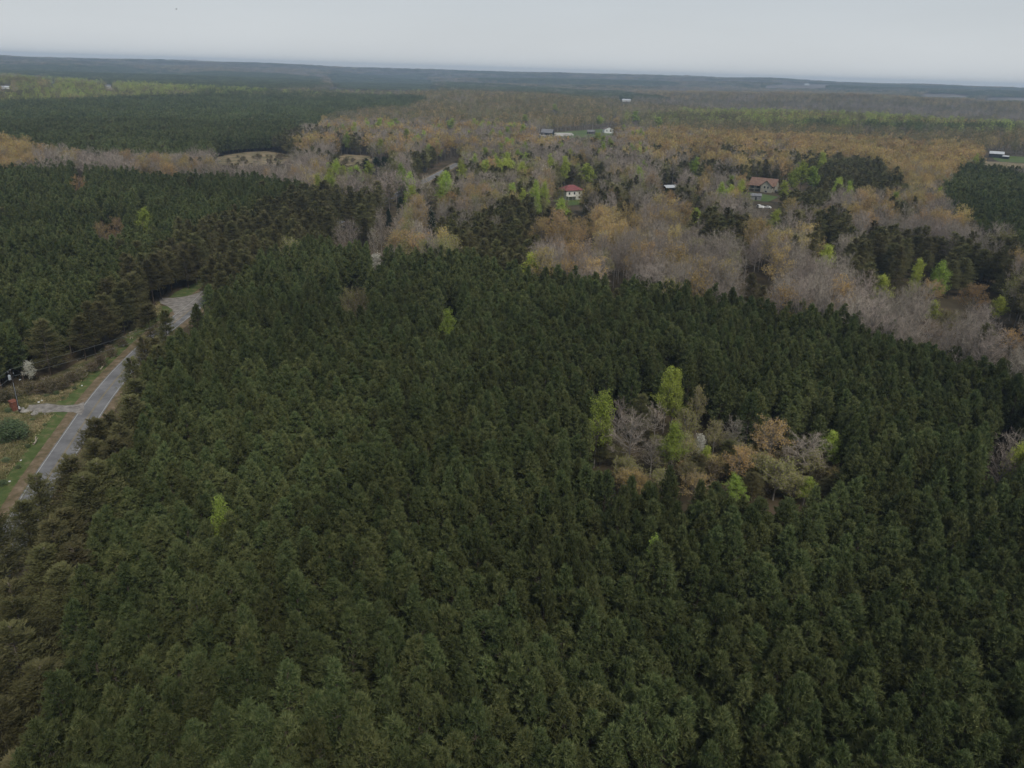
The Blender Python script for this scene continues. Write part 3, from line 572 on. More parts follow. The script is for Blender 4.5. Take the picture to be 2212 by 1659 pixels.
SINGLES = [
    ('G', 1447, 797, 15.5, 2.5, 'tallest bright green tree, left half of its twin crown' + IS, 'green tree'),
    ('G', 1463, 799, 15.5, 2.3, 'tallest bright green tree, right half of its twin crown' + IS, 'green tree'),
    ('G', 1294, 860, 15.5, 3.0, 'tall bright green tree at the left edge of the clearing in the foreground pines', 'green tree'),
    ('G', 1461, 917, 12.0, 2.4, 'slim bright green tree in front of the tallest one' + IS, 'green tree'),
    ('Y', 1514, 840, 13.0, 2.0, 'thin pale tree right behind the tallest bright green tree' + IS, 'leafing tree'),
    ('G', 1800, 944, 8.5, 2.3, 'bright yellow green tree at the right end of the clearing in the foreground pines', 'green tree'),
    ('W', 1513, 938, 6.0, 1.3, 'white blossoming small tree' + IS, 'flowering tree'),
    ('B', 1367, 903, 12.5, 5.4, 'widest bare pinkish grey tree' + IS, 'bare tree'),
    ('B', 1412, 955, 8.0, 3.2, 'bare pinkish tree in front of the widest bare one' + IS, 'bare tree'),
    ('B', 1340, 873, 10.0, 2.6, 'small bare brownish tree behind the widest bare one' + IS, 'bare tree'),
    ('B', 1750, 943, 9.8, 4.4, 'spreading bare grey tree at the right end of the clearing in the pines', 'bare tree'),
    ('B', 1586, 911, 9.0, 3.0, 'bare brown tree at the back of the clearing in the pines', 'bare tree'),
    ('B', 1420, 880, 9.0, 3.0, 'bare brown tree beside the trunk of the tallest bright green tree', 'bare tree'),
    ('Y', 1490, 887, 9.5, 3.0, 'olive yellow tree right of the tallest bright green tree' + IS, 'leafing tree'),
    ('Y', 1548, 919, 8.0, 2.3, 'rounded olive green tree right of the white blossoming one', 'leafing tree'),
    ('O', 1673, 912, 10.0, 3.9, 'broad amber olive tree at the back right of the clearing in the pines', 'budding tree'),
    ('O', 1603, 972, 8.5, 3.3, 'brownish budding tree' + IS + ', centre right', 'budding tree'),
    ('Y', 1648, 977, 8.0, 3.2, 'olive yellow tree right of the centre' + IS, 'leafing tree'),
    ('Y', 1684, 995, 8.5, 3.6, 'pale olive tree at the near right edge of the clearing in the pines', 'leafing tree'),
    ('O', 1808, 1012, 4.5, 2.0, 'small orange brown tree below the yellow green one at the clearing end', 'budding tree'),
    ('G', 1527, 964, 6.0, 1.6, 'small green tree below the white blossoming one' + IS, 'green tree'),
    ('G', 1598, 1034, 7.0, 2.0, 'small green tree at the near edge of the clearing in the pines', 'green tree'),
    ('G', 1746, 1032, 6.0, 1.9, 'low green tree in front of the spreading bare grey tree', 'green tree'),
    ('O', 1508, 1022, 7.0, 2.8, 'brown budding tree at the near edge of the clearing in the pines', 'budding tree'),
    ('Y', 1346, 990, 7.0, 2.2, 'olive tree in front of the widest bare tree' + IS, 'leafing tree'),
    ('V', 1388, 850, 11.0, 3.0, 'dark olive pine behind the bare trees' + IS, 'pine'),
    ('V', 1580, 945, 8.0, 2.6, 'dark olive pine in the middle' + IS, 'pine'),
    ('V', 1632, 1012, 7.0, 2.4, 'low dark olive pine between the two olive yellow trees' + IS, 'pine'),
    ('V', 1300, 930, 8.0, 2.6, 'olive pine below the left bright green tree' + IS, 'pine'),
    ('Y', 748, 619, 14.5, 2.7, 'yellow crown rising from the foreground pines near the road bend', 'leafing tree'),
    ('Y', 776, 626, 14.0, 2.5, 'yellow crown right beside its twin near the road bend', 'leafing tree'),
    ('G', 969, 672, 14.5, 2.6, 'lone bright yellow green crown in the middle of the foreground pines', 'green tree'),
    ('G', 478, 1100, 14.2, 2.0, 'faint green leafy crown low in the left foreground pines', 'green tree'),
    ('G', 1413, 1184, 14.0, 1.6, 'tiny bright green crown in the lower middle of the foreground pines', 'green tree'),
    ('G', 303, 455, 15.0, 4.0, 'lone yellow green crown in the left pine plantation', 'green tree'),
    ('O', 168, 384, 15.0, 4.5, 'brownish crown at the back of the left pine plantation', 'budding tree'),
    ('O', 250, 474, 14.0, 3.2, 'dull brown crown beside the yellow green one in the left plantation', 'budding tree'),
    ('O', 215, 476, 13.0, 2.5, 'small dull brown crown at left in the left plantation', 'budding tree'),
    ('B', 2195, 948, 12.0, 3.4, 'bare reddish tree at the right edge of the foreground pines', 'bare tree'),
    ('B', 2175, 985, 10.0, 3.0, 'smaller bare tree at the right edge of the foreground pines', 'bare tree'),
    ('G', 2204, 972, 11.0, 2.3, 'green leafy crown at the right edge of the foreground pines', 'green tree'),
    ('W', 60, 780, 5.5, 1.4, 'white blossoming tree behind the utility pole', 'flowering tree'),
    ('W', 812, 548, 8.0, 2.4, 'white blossoming tree at the back edge of the foreground pines', 'flowering tree'),
    ('W', 933, 472, 6.0, 2.0, 'white blossoming tree below the small dark cedar', 'flowering tree'),
    ('B', 822, 462, 21.0, 3.4, 'tallest pale bare tree at the back edge of the foreground pines', 'bare tree'),
    ('B', 806, 500, 15.0, 2.6, 'pale bare tree left of the tallest one at the pine edge', 'bare tree'),
    ('B', 757, 484, 16.0, 4.4, 'pale bare tree with upright limbs left of the tallest bare tree', 'bare tree'),
    ('B', 735, 494, 14.0, 3.4, 'pale bare tree beside the olive pine belt behind the foreground pines', 'bare tree'),
    ('V', 1627, 599, 15.0, 3.6, 'lone dark pine standing over the bare belt right of centre', 'pine'),
    ('V', 1650, 608, 13.0, 2.8, 'smaller dark pine right of the lone one over the bare belt', 'pine'),
    ('V', 1334, 618, 12.0, 2.0, 'dark pine rising from the bare belt at the pine edge', 'pine'),
    ('C', 931, 443, 14.0, 2.4, 'small pointed dark cedar in the open wood left of the red roofed house', 'cedar'),
    ('C', 866, 426, 12.5, 2.6, 'dark cedar left of the pointed one in the open wood', 'cedar'),
    ('C', 838, 452, 9.0, 2.0, 'low dark cedar nearest the tall pale bare tree', 'cedar'),
    ('C', 812, 338, 13.0, 4.0, 'dark round evergreen at the right end of the dry clearing', 'cedar'),
    ('C', 830, 336, 14.0, 4.0, 'taller dark evergreen right beside the one at the dry clearing', 'cedar'),
    ('C', 790, 343, 9.0, 4.0, 'low dark evergreen at the left of the pair by the dry clearing', 'cedar'),
    ('G', 1500, 344, 19.0, 4.2, 'tall green tree behind the white roofed carport', 'green tree'),
    ('G', 1272, 354, 18.0, 6.6, 'broad green crown up the slope behind the red roofed house', 'green tree'),
    ('G', 1738, 352, 22.0, 6.5, 'largest bright green crown right of the orange roofed house', 'green tree'),
    ('G', 1762, 360, 20.0, 5.0, 'bright green crown at the right of the largest one by the house', 'green tree'),
    ('G', 1716, 366, 18.0, 4.6, 'bright green crown at the left of the largest one by the house', 'green tree'),
    ('G', 1697, 390, 15.0, 3.6, 'green tree just right of the orange roofed house', 'green tree'),
    ('G', 1198, 224, 18.0, 7.0, 'pale green crown on the centre hill above the grey roofed house', 'green tree'),
    ('G', 1374, 244, 20.0, 8.0, 'deep green crown right of the white gabled house', 'green tree'),
    ('G', 1424, 256, 17.0, 6.0, 'deep green crown farther right of the white gabled house', 'green tree'),
    ('G', 1298, 252, 16.0, 7.0, 'green crown behind the white gabled house', 'green tree'),
    ('O', 1332, 254, 17.0, 7.0, 'round russet crown at the right of the white gabled house', 'budding tree'),
    ('G', 972, 258, 16.0, 7.0, 'green crown alone on the grey slope above the far road', 'green tree'),
    ('G', 1134, 247, 15.0, 6.0, 'small green crown on the centre hill', 'green tree'),
    ('G', 1790, 531, 15.0, 3.6, 'pale green crown left of the darkest pine clump at right', 'green tree'),
    ('G', 1985, 571, 14.0, 2.9, 'yellow green crown right of the darkest pine clump', 'green tree'),
    ('G', 2034, 576, 15.0, 3.3, 'yellow green crown farther right of the darkest pine clump', 'green tree'),
    ('G', 1912, 594, 13.0, 3.8, 'pale green crown below the darkest pine clump', 'green tree'),
    ('Y', 1972, 612, 11.0, 2.6, 'pale olive crown below the yellow green one in the valley wood', 'leafing tree'),
    ('G', 2022, 648, 9.0, 2.6, 'low bright green crown in the bare belt at right', 'green tree'),
    ('Y', 2050, 668, 10.0, 3.4, 'long olive yellow crown in the bare belt at right', 'leafing tree'),
    ('G', 2165, 642, 10.0, 2.6, 'green crown near the right edge in the valley wood', 'green tree'),
    ('O', 2112, 618, 13.0, 5.0, 'rusty amber crown near the right edge in the valley wood', 'budding tree'),
    ('O', 2016, 608, 11.0, 4.0, 'rusty crown below the yellow green pair in the valley wood', 'budding tree'),
    ('O', 2198, 706, 12.0, 4.0, 'rusty crown at the right edge above the foreground pines', 'budding tree'),
    ('G', 1503, 456, 11.0, 3.6, 'round green crown left of the dark pine clump below the carport', 'green tree'),
    ('G', 1676, 457, 12.0, 3.3, 'round green crown right of the white vehicles', 'green tree'),
    ('G', 797, 352, 13.0, 4.0, 'yellow green crown below the dark evergreens by the dry clearing', 'green tree'),
    ('Y', 1208, 408, 14.0, 3.6, 'yellow olive crown just left of the red roofed house', 'leafing tree'),
    ('O', 1252, 496, 17.0, 5.0, 'large amber crown in front, second row from the foreground pines', 'budding tree'),
    ('O', 1172, 474, 17.0, 5.0, 'amber crown at the left end of the amber group', 'budding tree'),
    ('O', 1256, 464, 17.0, 5.0, 'bright amber crown in the back of the amber group', 'budding tree'),
    ('O', 1356, 444, 17.0, 5.0, 'bright amber crown right of the amber group', 'budding tree'),
    ('S', 20, 915, 3.8, 2.9, 'round pale green shrub left of the county road', 'shrub'),
]
CLEAR_TREES = []
for a in SINGLES:
    P = ground([a[1]], [a[2]], a[3])[0]; bx_, by_, dd_ = project(P[None]); hpx = by_[0] - a[2]; vis = .85 if (1240 < a[1] < 1850 and 780 < a[2] < 1000) else .06 if a[2] > 1050 and a[1] > 350 else .3 if (a[1] > 1700 or a[2] > 600) else .45
    if a[0] == 'G' and a[4] > 4.5: vis = .85
    if a[0] != 'S' and not (a[2] > 1050 and a[1] > 350): CLEAR_TREES.append((a[1], a[2] + hpx * vis / 2, a[4] * .7 * FPX / dd_[0], hpx * vis / 2))
hts_ = np.array([KINDS[k][4] for k in KEYS], float)
def classify(x, y, hh=13.0, salt=0):
    """kind index per candidate; -1 where nothing grows"""
    z = terrain(x, y); px, py, d = project(np.stack([x, y, z + hh], -1)); gx, gy, _ = project(np.stack([x, y, z], -1))
    out = np.full(len(x), -1); zone = np.full(len(x), -1)
    jx = (fbm(x / 35, y / 35, 41) - .5) * 26 * np.clip(400 / np.maximum(d, 1), .05, 1); jy = (fbm(x / 35, y / 35, 43) - .5) * 16 * np.clip(300 / np.maximum(d, 1), .03, 1)
    front = d > 5
    allz = ZONES + [(PLANT, dict(P=.998, V=.002))]
    for zi, (poly, mix) in enumerate(allz):
        jj = .5 if zi == len(allz) - 1 else 1
        zone[inpoly(px + jx * jj, py + jy * jj, poly) & front] = zi
    zone[~front] = len(allz) - 1
    # choose by mixing white noise with a clumping field, so kinds come in groups
    for zi, (poly, mix) in enumerate(allz):
        s = zone == zi
        if not s.any(): continue
        n = s.sum(); ks = list(mix); w = np.array([mix[k] for k in ks]); 
        sc = np.zeros((len(ks), n))
        for q, k in enumerate(ks):
            sd = 100 + KEYS.index(k) * 7; cl = np.where(d[s] < 1000, fbm(x[s] / 22, y[s] / 22, sd, 2), np.where(d[s] < 2700, fbm(x[s] / 60, y[s] / 70, sd, 3), fbm(x[s] / 420, y[s] / 260, sd, 3)))
            gm = -np.log(-np.log(np.clip(_h2((x[s] * 7.3).astype(np.int64), (y[s] * 7.9).astype(np.int64), 11 + q), 1e-4, 1 - 1e-4)))
            sc[q] = np.log(w[q] + 1e-9) + (cl - .5) * (5.5 if w[q] < .8 and w[q] > .03 else 1) + gm * .8
        out[s] = np.array([KEYS.index(k) for k in ks])[sc.argmax(0)]
    bad = inpoly(px, py, VERGE) | inpoly(px, py, FARROAD) | inpoly(gx, gy, FARROAD) | inpoly(px, py + 0, ISLAND)
    for f in FIELDS.values(): bad |= inpoly(gx, gy, f)
    kt = hts_[np.clip(out, 0, None)] * 1.05; tx, ty, _ = project(np.stack([x, y, z + kt], -1))
    bad |= hides(px, ty, gy, d, np.where(out == 0, 1.8, np.where(out == 1, 2.6, 4.2)))
    for hx, hy in HOUSES: bad |= np.hypot(x - hx, y - hy) < 15
    # keep clear of the road
    E = EDGE[:, :2]; near = np.hypot(x, y) < 1400
    dmin = np.full(len(x), 1e9)
    for a in range(len(E) - 1):
        p, q = E[a], E[a + 1]; v = q - p; L2 = v @ v
        t = np.clip(((x - p[0]) * v[0] + (y - p[1]) * v[1]) / L2, 0, 1); dx = x - p[0] - t * v[0]; dy = y - p[1] - t * v[1]
        sidev = v[0] * dy - v[1] * dx                                    # >0: left of travel
        dd = np.hypot(dx, dy) * np.sign(sidev); use = np.abs(dd) < np.abs(dmin); dmin = np.where(use, dd, dmin)
    bad |= near & (dmin < 5) & (dmin > -ROADW - 1.0)
    bad |= inpoly(gx, gy, VERGE) 
    out[bad & front] = -1
    return out, zone, px, py, d
def bx(p0, p1, x, y): return [(x - p0, y - p1), (x + p0, y - p1), (x + p0, y + p1), (x - p0, y + p1)]
CLEAR = [(1230, 420, 20, 17), (1645, 405, 30, 18), (1447, 409, 13, 4), (1648, 448, 15, 4), (1178, 290, 14, 6), (1312, 283, 12, 6), (1278, 286, 8, 4),
         (2152, 334, 26, 9), (1353, 217, 14, 3), (235, 186, 9, 4), (1216, 292, 12, 2), (113, 178, 7, 3), (12, 190, 9, 3),
         (515, 344, 45, 11), (590, 343, 35, 11), (765, 346, 36, 9), (2180, 352, 55, 10), (922, 382, 14, 13), (943, 371, 14, 12), (963, 360, 14, 10), (983, 351, 12, 8),
         (1720, 187, 70, 4), (2040, 207, 60, 3), (2180, 215, 60, 3), (830, 185, 120, 10), (1255, 288, 70, 5), (40, 890, 16, 10),
         (385, 672, 30, 24), (420, 648, 18, 24), (336, 716, 3, 8), (296, 755, 3, 10), (240, 812, 2, 12), (190, 872, 3, 14), (132, 955, 2, 16)]      # (centre x, centre y, half width, half height), foot at the bottom
HOUSES = ground([1232, 1647, 1449, 1631, 1648], [429, 413, 413, 431, 449])[:, :2]
def hides(px, ty, by, d, R):
    """trees that would stand on, or rise in front of, something the photograph shows clear"""
    bad = np.zeros(len(px), bool); rp = R * FPX / np.maximum(d, 1)
    for cx, cy_, bw, bh in CLEAR + CLEAR_TREES:
        b = cy_ + bh
        bad |= (np.abs(px - cx) < bw + rp * .75) & (by > b - 1) & (ty < b - .25 * bh)
        bad |= (np.abs(px - cx) < bw * .9) & (by > cy_ - bh * .2) & (by < b)
    return bad


def candidates(step, r0, r1, az, seed, rot=0.0):
    n = int(r1 / step) + 2; I, J = np.meshgrid(np.arange(-n, n + 1), np.arange(-n, n + 1))
    g = np.random.default_rng(seed); x = I.ravel() * step; y = J.ravel() * step
    x = x + g.uniform(-.3, .3, x.size) * step; y = y + g.uniform(-.3, .3, y.size) * step
    c, s = math.cos(rot), math.sin(rot); x, y = x * c - y * s, x * s + y * c
    r = np.hypot(x, y); a = np.abs(np.arctan2(x, y)); k = (r >= r0) & (r < r1) & ((a < az) | (r < 60))
    return x[k], y[k]
ALL = []     # rows: x y kind zone px py depth
AZ = math.radians(44)
x, y = candidates(2.8, 0, 1000, AZ, 1, .35); kd, zn, px, py, d = classify(x, y)
k = (kd == 0) & (_h2((x * 9).astype(np.int64), (y * 9).astype(np.int64), 5) > .07); ALL.append(np.stack([x, y, kd, zn, px, py, d], 1)[k])
x, y = candidates(5.5, 0, 1000, AZ, 3, .1); kd, zn, px, py, d = classify(x, y, 14)
k = kd == 1; ALL.append(np.stack([x, y, kd, zn, px, py, d], 1)[k])
x, y = candidates(6.0, 0, 1000, AZ, 2, .6); kd, zn, px, py, d = classify(x, y, 15)
k = kd > 1; ALL.append(np.stack([x, y, kd, zn, px, py, d], 1)[k])
T = np.concatenate(ALL)
print('trees within 1 km', len(T), {KEYS[i]: int((T[:, 2] == i).sum()) for i in range(8)})

# ------------------------------------------------------------------ single trees: the ones that show largest
LABEL = dict(
    P=('dark green plantation pine in the dense stand that fills the foreground', 'pine', 'pines of the foreground plantation'),
    V=('wispy olive brown pine', 'pine', 'olive pines'),
    B=('leafless grey tree', 'bare tree', 'bare grey trees'),
    O=('tree hazed with amber buds', 'budding tree', 'amber budding trees'),
    Y=('small yellowish olive tree', 'leafing tree', 'yellow green budding trees'),
    G=('tall fresh green tree', 'green tree', 'fresh green trees'))
def region(k, px, py):
    if k != 'P' and inpoly(np.array([px]), np.array([py + 12]), PLANT)[0]: return ' standing among the foreground pines'
    if k == 'P': return '' if True else ''
    if k == 'V':
        if px < 420 and py > 700 and py > 1180 - px: return ' on the near side of the road at lower left'
        if px < 520 and py > 440: return ' in the belt beyond the road, left of the turnout'
        if px < 860 and py > 380: return ' in the belt running back from the road bend'
        if px < 1220 and py > 420: return ' in the dark clump behind the foreground pines'
        if px > 1650 and py > 470: return ' in the dark clumps of the right hand valley wood'
        if px > 1450 and py > 370: return ' near the orange roofed house'
        return ' in the mixed wood of the middle distance'
    if k in 'BOY':
        if px < 760 and py < 400: return ' in the pale strip between the two left pine stands'
        if px > 1150 and py > 520: return ' in the belt behind the foreground pines, right half'
        if px > 1400: return ' in the wood around and below the orange roofed house'
        if px > 1120 and py > 430: return ' in front of the red roofed house'
        if px < 560 : return ' among the pines beside the left road'
        return ' in the open wood behind the foreground pines'
    return (' left of the red roofed house' if px < 1240 else ' right of the red roofed house')
used = np.zeros(len(T), bool)
hts = np.array([KINDS[k][4] for k in KEYS])
for ki, kname in enumerate('PVBOYG'):
    kk = KEYS.index(kname)
    s = np.where((T[:, 2] == kk) & (T[:, 4] > -15) & (T[:, 4] < 2227) & (T[:, 5] > 0) & (T[:, 5] < 1665 + (90 if kname == 'P' else 20)))[0]
    if kname == 'P': s = s[T[s, 5] > 560]
    s = s[np.argsort(T[s, 6])][:300]
    used[s] = True
    for n_, a in enumerate(s):
        x, y, _, zn, px, py, d = T[a]; g = np.random.default_rng(int(a)); lod = 0 if d < 520 else 1
        if kname == 'P': lod = 0
        lb, ct, gp = LABEL[kname]; rg = region(kname, px, py)
        hd = .90 + .2 * float(fbm(x / 26, y / 26, 61, 2)); sc = (g.uniform(.85, 1.15), g.uniform(.86, 1.14)) if kname != 'P' else (g.uniform(.82, 1.22), g.uniform(.86, 1.14) * hd)
        place_tree(kname, int(g.integers(KINDS[kname][3])), lod, (x, y, float(terrain(x, y)) - .05), g.uniform(0, 2 * PI), sc, lb + rg, ct, gp + rg)
REST = T[~used]

# ------------------------------------------------------------------ everything else of each kind: one object per kind
def scatter(name, label, cat, rows, variants):
    """rows: x y rot sx sz variant;  variants: list of Tri with their material lists"""
    col = bpy.data.collections.new(name + '_kinds')
    for q, (t, mats) in enumerate(variants):
        o = bpy.data.objects.new('%s_kind_%03d' % (name, q), t.mesh(name, mats)); col.objects.link(o)
    rows = np.asarray(rows, float); z = terrain(rows[:, 0], rows[:, 1])
    me = bpy.data.meshes.new(name); me.vertices.add(len(rows)); me.vertices.foreach_set('co', np.stack([rows[:, 0], rows[:, 1], z], 1).astype(np.float32).ravel())
    a = me.attributes.new('kind_id', 'INT', 'POINT'); a.data.foreach_set('value', rows[:, 5].astype(np.int32))
    a = me.attributes.new('turn', 'FLOAT_VECTOR', 'POINT'); a.data.foreach_set('vector', np.stack([rows[:, 2] * 0, rows[:, 2] * 0, rows[:, 2]], 1).astype(np.float32).ravel())
    a = me.attributes.new('size', 'FLOAT_VECTOR', 'POINT'); a.data.foreach_set('vector', np.stack([rows[:, 3], rows[:, 3], rows[:, 4]], 1).astype(np.float32).ravel())
    o = link(name, me); tag(o, label, cat, kind='stuff')
    ng = bpy.data.node_groups.new(name, 'GeometryNodeTree')
    ng.interface.new_socket('Geometry', in_out='INPUT', socket_type='NodeSocketGeometry'); ng.interface.new_socket('Geometry', in_out='OUTPUT', socket_type='NodeSocketGeometry')
    gi = ng.nodes.new('NodeGroupInput'); go = ng.nodes.new('NodeGroupOutput'); ci = ng.nodes.new('GeometryNodeCollectionInfo')
    ci.inputs['Collection'].default_value = col; ci.inputs['Separate Children'].default_value = True; ci.inputs['Reset Children'].default_value = True
    ip = ng.nodes.new('GeometryNodeInstanceOnPoints'); ip.inputs['Pick Instance'].default_value = True
    def na_(nm, ty):
        q = ng.nodes.new('GeometryNodeInputNamedAttribute'); q.data_type = ty; q.inputs['Name'].default_value = nm; return [s for s in q.outputs if s.enabled and s.name == 'Attribute'][0]
    ng.links.new(gi.outputs[0], ip.inputs['Points']); ng.links.new(ci.outputs[0], ip.inputs['Instance']); ng.links.new(na_('kind_id', 'INT'), ip.inputs['Instance Index'])
    ng.links.new(na_('turn', 'FLOAT_VECTOR'), ip.inputs['Rotation']); ng.links.new(na_('size', 'FLOAT_VECTOR'), ip.inputs['Scale']); ng.links.new(ip.outputs[0], go.inputs[0])
    md = o.modifiers.new('scatter', 'NODES'); md.node_group = ng
    return o
def whole(kind, v, lod):
    cr, tr, _, _ = tree_parts(kind, v, lod); t = Tri(); t.merge(cr); t.merge(tr, mmap=[2]); return t
def mats_of(kind): return [M[KINDS[kind][1][0]], M[KINDS[kind][1][1]], M[KINDS[kind][2]], M['olive']]
def patch_tree(kind, v, size, count, n_tri):
    """a stand of small-in-the-picture trees on a size x size metre square"""
    g = np.random.default_rng(900 + v + KEYS.index(kind) * 50 + int(size)); t = Tri(); R = dict(P=2.1, V=3.4, B=4, O=4.4, Y=3.8, G=3.6)[kind]; H = KINDS[kind][4]
    nx = int(math.ceil(math.sqrt(count)))
    for q in range(count):
        cx = ((q % nx) + .5 + g.uniform(-.4, .4)) / nx * size - size / 2; cyy = ((q // nx) + .5 + g.uniform(-.4, .4)) / nx * size - size / 2
        h = H * g.uniform(.78, 1.15); r = R * g.uniform(.8, 1.25); dt = g.normal() * .22; fir = kind in 'BOYG' and g.random() < .14
        conic = kind in 'P' or fir
        u = g.random(n_tri); zt = (1 - u ** .6) if conic else g.uniform(0, 1, n_tri)
        zz = h * (.35 + .65 * zt); prof = (np.clip((1 - zt) * 1.5, 0.05, 1) ** .75) if conic else np.sqrt(np.clip(1 - (1.8 * zt - .8) ** 2, .02, 1))
        az = g.uniform(0, 2 * PI, n_tri); rr = r * prof * np.sqrt(g.uniform(.25, 1, n_tri)); c = np.stack([cx + rr * np.cos(az), cyy + rr * np.sin(az), zz], 1)
        a = np.stack([np.cos(az), np.sin(az), np.full(n_tri, .9)], 1) + g.normal(size=(n_tri, 3)) * .7
        big = math.sqrt(60 / n_tri)
        L_ = dict(P=1.2, V=1.6, B=1.9, O=1.5, Y=1.4, G=1.4)[kind] * big; W_ = dict(P=.8, V=.8, B=.3, O=.7, Y=.8, G=1.0)[kind] * big
        leafy = (g.random(n_tri) > (1.0 if kind == 'B' else .42 if kind in 'OY' else .3 if kind == 'G' else .0)) if kind != 'B' else np.zeros(n_tri, bool)
        for msk, mi in ((leafy, 0), (~leafy, 1)):
            if msk.any(): t.leaves(c[msk], a[msk], L_ * g.uniform(.7, 1.3, msk.sum()), W_ * (1 if mi == 0 else .5) * (1.5 if fir else 1), 3 if fir else mi, np.clip(g.normal(.45, .22, msk.sum()) + dt, 0, 1), g)
        if kind in 'BOYV': t.leaves(np.array([[cx, cyy, 0]]), np.array([[0, 0, 1.]]), h * .9, .5, 2, .5, g)
    return t
g0 = np.random.default_rng(77)
px_, py_ = candidates(13.0, 1000, 2700, AZ, 5, .2); kd1, zn1, ppx, ppy, pd = classify(px_, py_, 15)
PA = np.stack([px_, py_, kd1], 1)[kd1 == 0]
px_, py_ = candidates(9.6, 1000, 1900, AZ, 15, .2); kd1, *_ = classify(px_, py_, 15); PA2 = np.stack([px_, py_, kd1], 1)[kd1 > 0]
px_, py_ = candidates(13.0, 1900, 2700, AZ, 16, .2); kd1, *_ = classify(px_, py_, 15); PA = np.concatenate([PA, PA2, np.stack([px_, py_, kd1], 1)[kd1 > 0]])
px_, py_ = candidates(34.0, 2700, 6500, AZ, 6, .3); kd1, *_ = classify(px_, py_, 15); PB = np.stack([px_, py_, kd1], 1)[kd1 >= 0]
px_, py_ = candidates(60.0, 6500, 9000, AZ, 8, .3); kd1, *_ = classify(px_, py_, 15); PC_ = np.stack([px_, py_, kd1], 1)[kd1 >= 0]
print('patches', len(PA), len(PB), len(PC_))
STUFF = dict(P=('pine_wood', 'dark green plantation pines massed over the plain, the rest of the stands', 'pine wood'),
             V=('olive_pine_wood', 'olive brown pines scattered through the far woods', 'pine wood'),
             B=('bare_wood', 'leafless grey mauve woodland spreading into the distance', 'bare wood'),
             O=('budding_wood', 'amber budding woodland spread over the middle and far slopes', 'budding wood'),
             Y=('olive_yellow_wood', 'yellow olive budding trees scattered through the far woods', 'budding wood'),
             G=('green_wood', 'fresh green trees dotted through the far woods', 'green wood'))
for kname in 'PVBOYG':
    kk = KEYS.index(kname); nv = KINDS[kname][3]; variants = []; rows = []
    for lod in (0, 1, 2):
        for v in range(nv): variants.append((whole(kname, v, lod), mats_of(kname)))
    s = REST[REST[:, 2] == kk]; n = len(s); r = np.hypot(s[:, 0], s[:, 1])
    lim = dict(P=(240, 560), V=(320, 700)).get(kname, (340, 720))
    lod = (r > lim[0]).astype(int) + (r > lim[1]).astype(int)
    lod[np.abs(np.arctan2(s[:, 0], s[:, 1])) > math.radians(60)] = 2
    rows.append(np.stack([s[:, 0], s[:, 1], g0.uniform(0, 2 * PI, n), g0.uniform(.84, 1.2, n), g0.uniform(.86, 1.14, n) * (.90 + .2 * fbm(s[:, 0] / 26, s[:, 1] / 26, 61, 2)), lod * nv + g0.integers(nv, size=n)], 1))
    b = len(variants)
    cnt = dict(P=(16, 100), V=(4, 18), B=(4, 20), O=(4, 18), Y=(4, 20), G=(4, 20))[kname]
    for v in range(6): variants.append((patch_tree(kname, v, 14.5 if kname == 'P' else 10.5, cnt[0] if kname == 'P' else (2 if v < 4 else 1), 40 if kname == 'P' else 130), mats_of(kname)))
    for v in range(3): variants.append((patch_tree(kname, v + 5, 37, cnt[1], 16 if kname == 'P' else 60), mats_of(kname)))
    yp = None
    for arr, b0, k_ in ((PA, b, 1.0), (PB, b + 6, 1.0), (PC_, b + 6, 1.75)):
        q = arr[arr[:, 2] == kk]; n = len(q)
        sz = g0.uniform(.86, 1.14, n)
        rows.append(np.stack([q[:, 0], q[:, 1], g0.uniform(0, 2 * PI, n), k_ * np.ones(n), sz, b0 + g0.integers(6 if b0 == b else 3, size=n)], 1))
    if kname == 'P':
        yx, yy = candidates(30, 2200, 7000, AZ, 21, .2); yz = terrain(yx, yy); a_x, a_y, _ = project(np.stack([yx, yy, yz], -1)); kq = inpoly(a_x, a_y, FIELDS['young']) & (g0.random(len(yx)) < .8); n = kq.sum()
        rows.append(np.stack([yx[kq], yy[kq], g0.uniform(0, 6.28, n), np.ones(n), np.full(n, .25), b + 6 + g0.integers(3, size=n)], 1))
    nm, lb, ct = STUFF[kname]
    R_rows = np.concatenate(rows); scatter(nm, lb, ct, R_rows, variants); print(kname, len(R_rows))

# ------------------------------------------------------------------ trees with a place of their own
def top_at(px, py, H):
    P = ground([px], [py], H)[0]; return P
_ti = [0]
def single(kind, px, py, H, R, label, cat, group=None, v=None):
    """a tree whose top stands at this place of the photograph, H metres tall, crown radius R"""
    P = top_at(px, py, H); _ti[0] += 1; g = np.random.default_rng(500 + _ti[0]); d = math.hypot(P[0], P[1]); k = KINDS[kind]
    H0 = dict(P=14, V=16, B=17, O=18, Y=15, G=19, W=8, C=11, S=3.6, K=4.6)[kind]; R0 = dict(P=2.3, V=4.0, B=4.5, O=5, Y=4.4, G=3.6, W=2.6, C=1.9, S=2.3, K=2.2)[kind]
    vv = int(g.integers(k[3])) if v is None else v
    return place_tree(kind, vv, 0 if d < 450 else 1, (P[0], P[1], P[2] - .05), g.uniform(0, 2 * PI), (R / R0, H / H0), label, cat, group)
for a in SINGLES: single(*a)
g1 = np.random.default_rng(3)
poly = np.array(ISLAND); n = 0
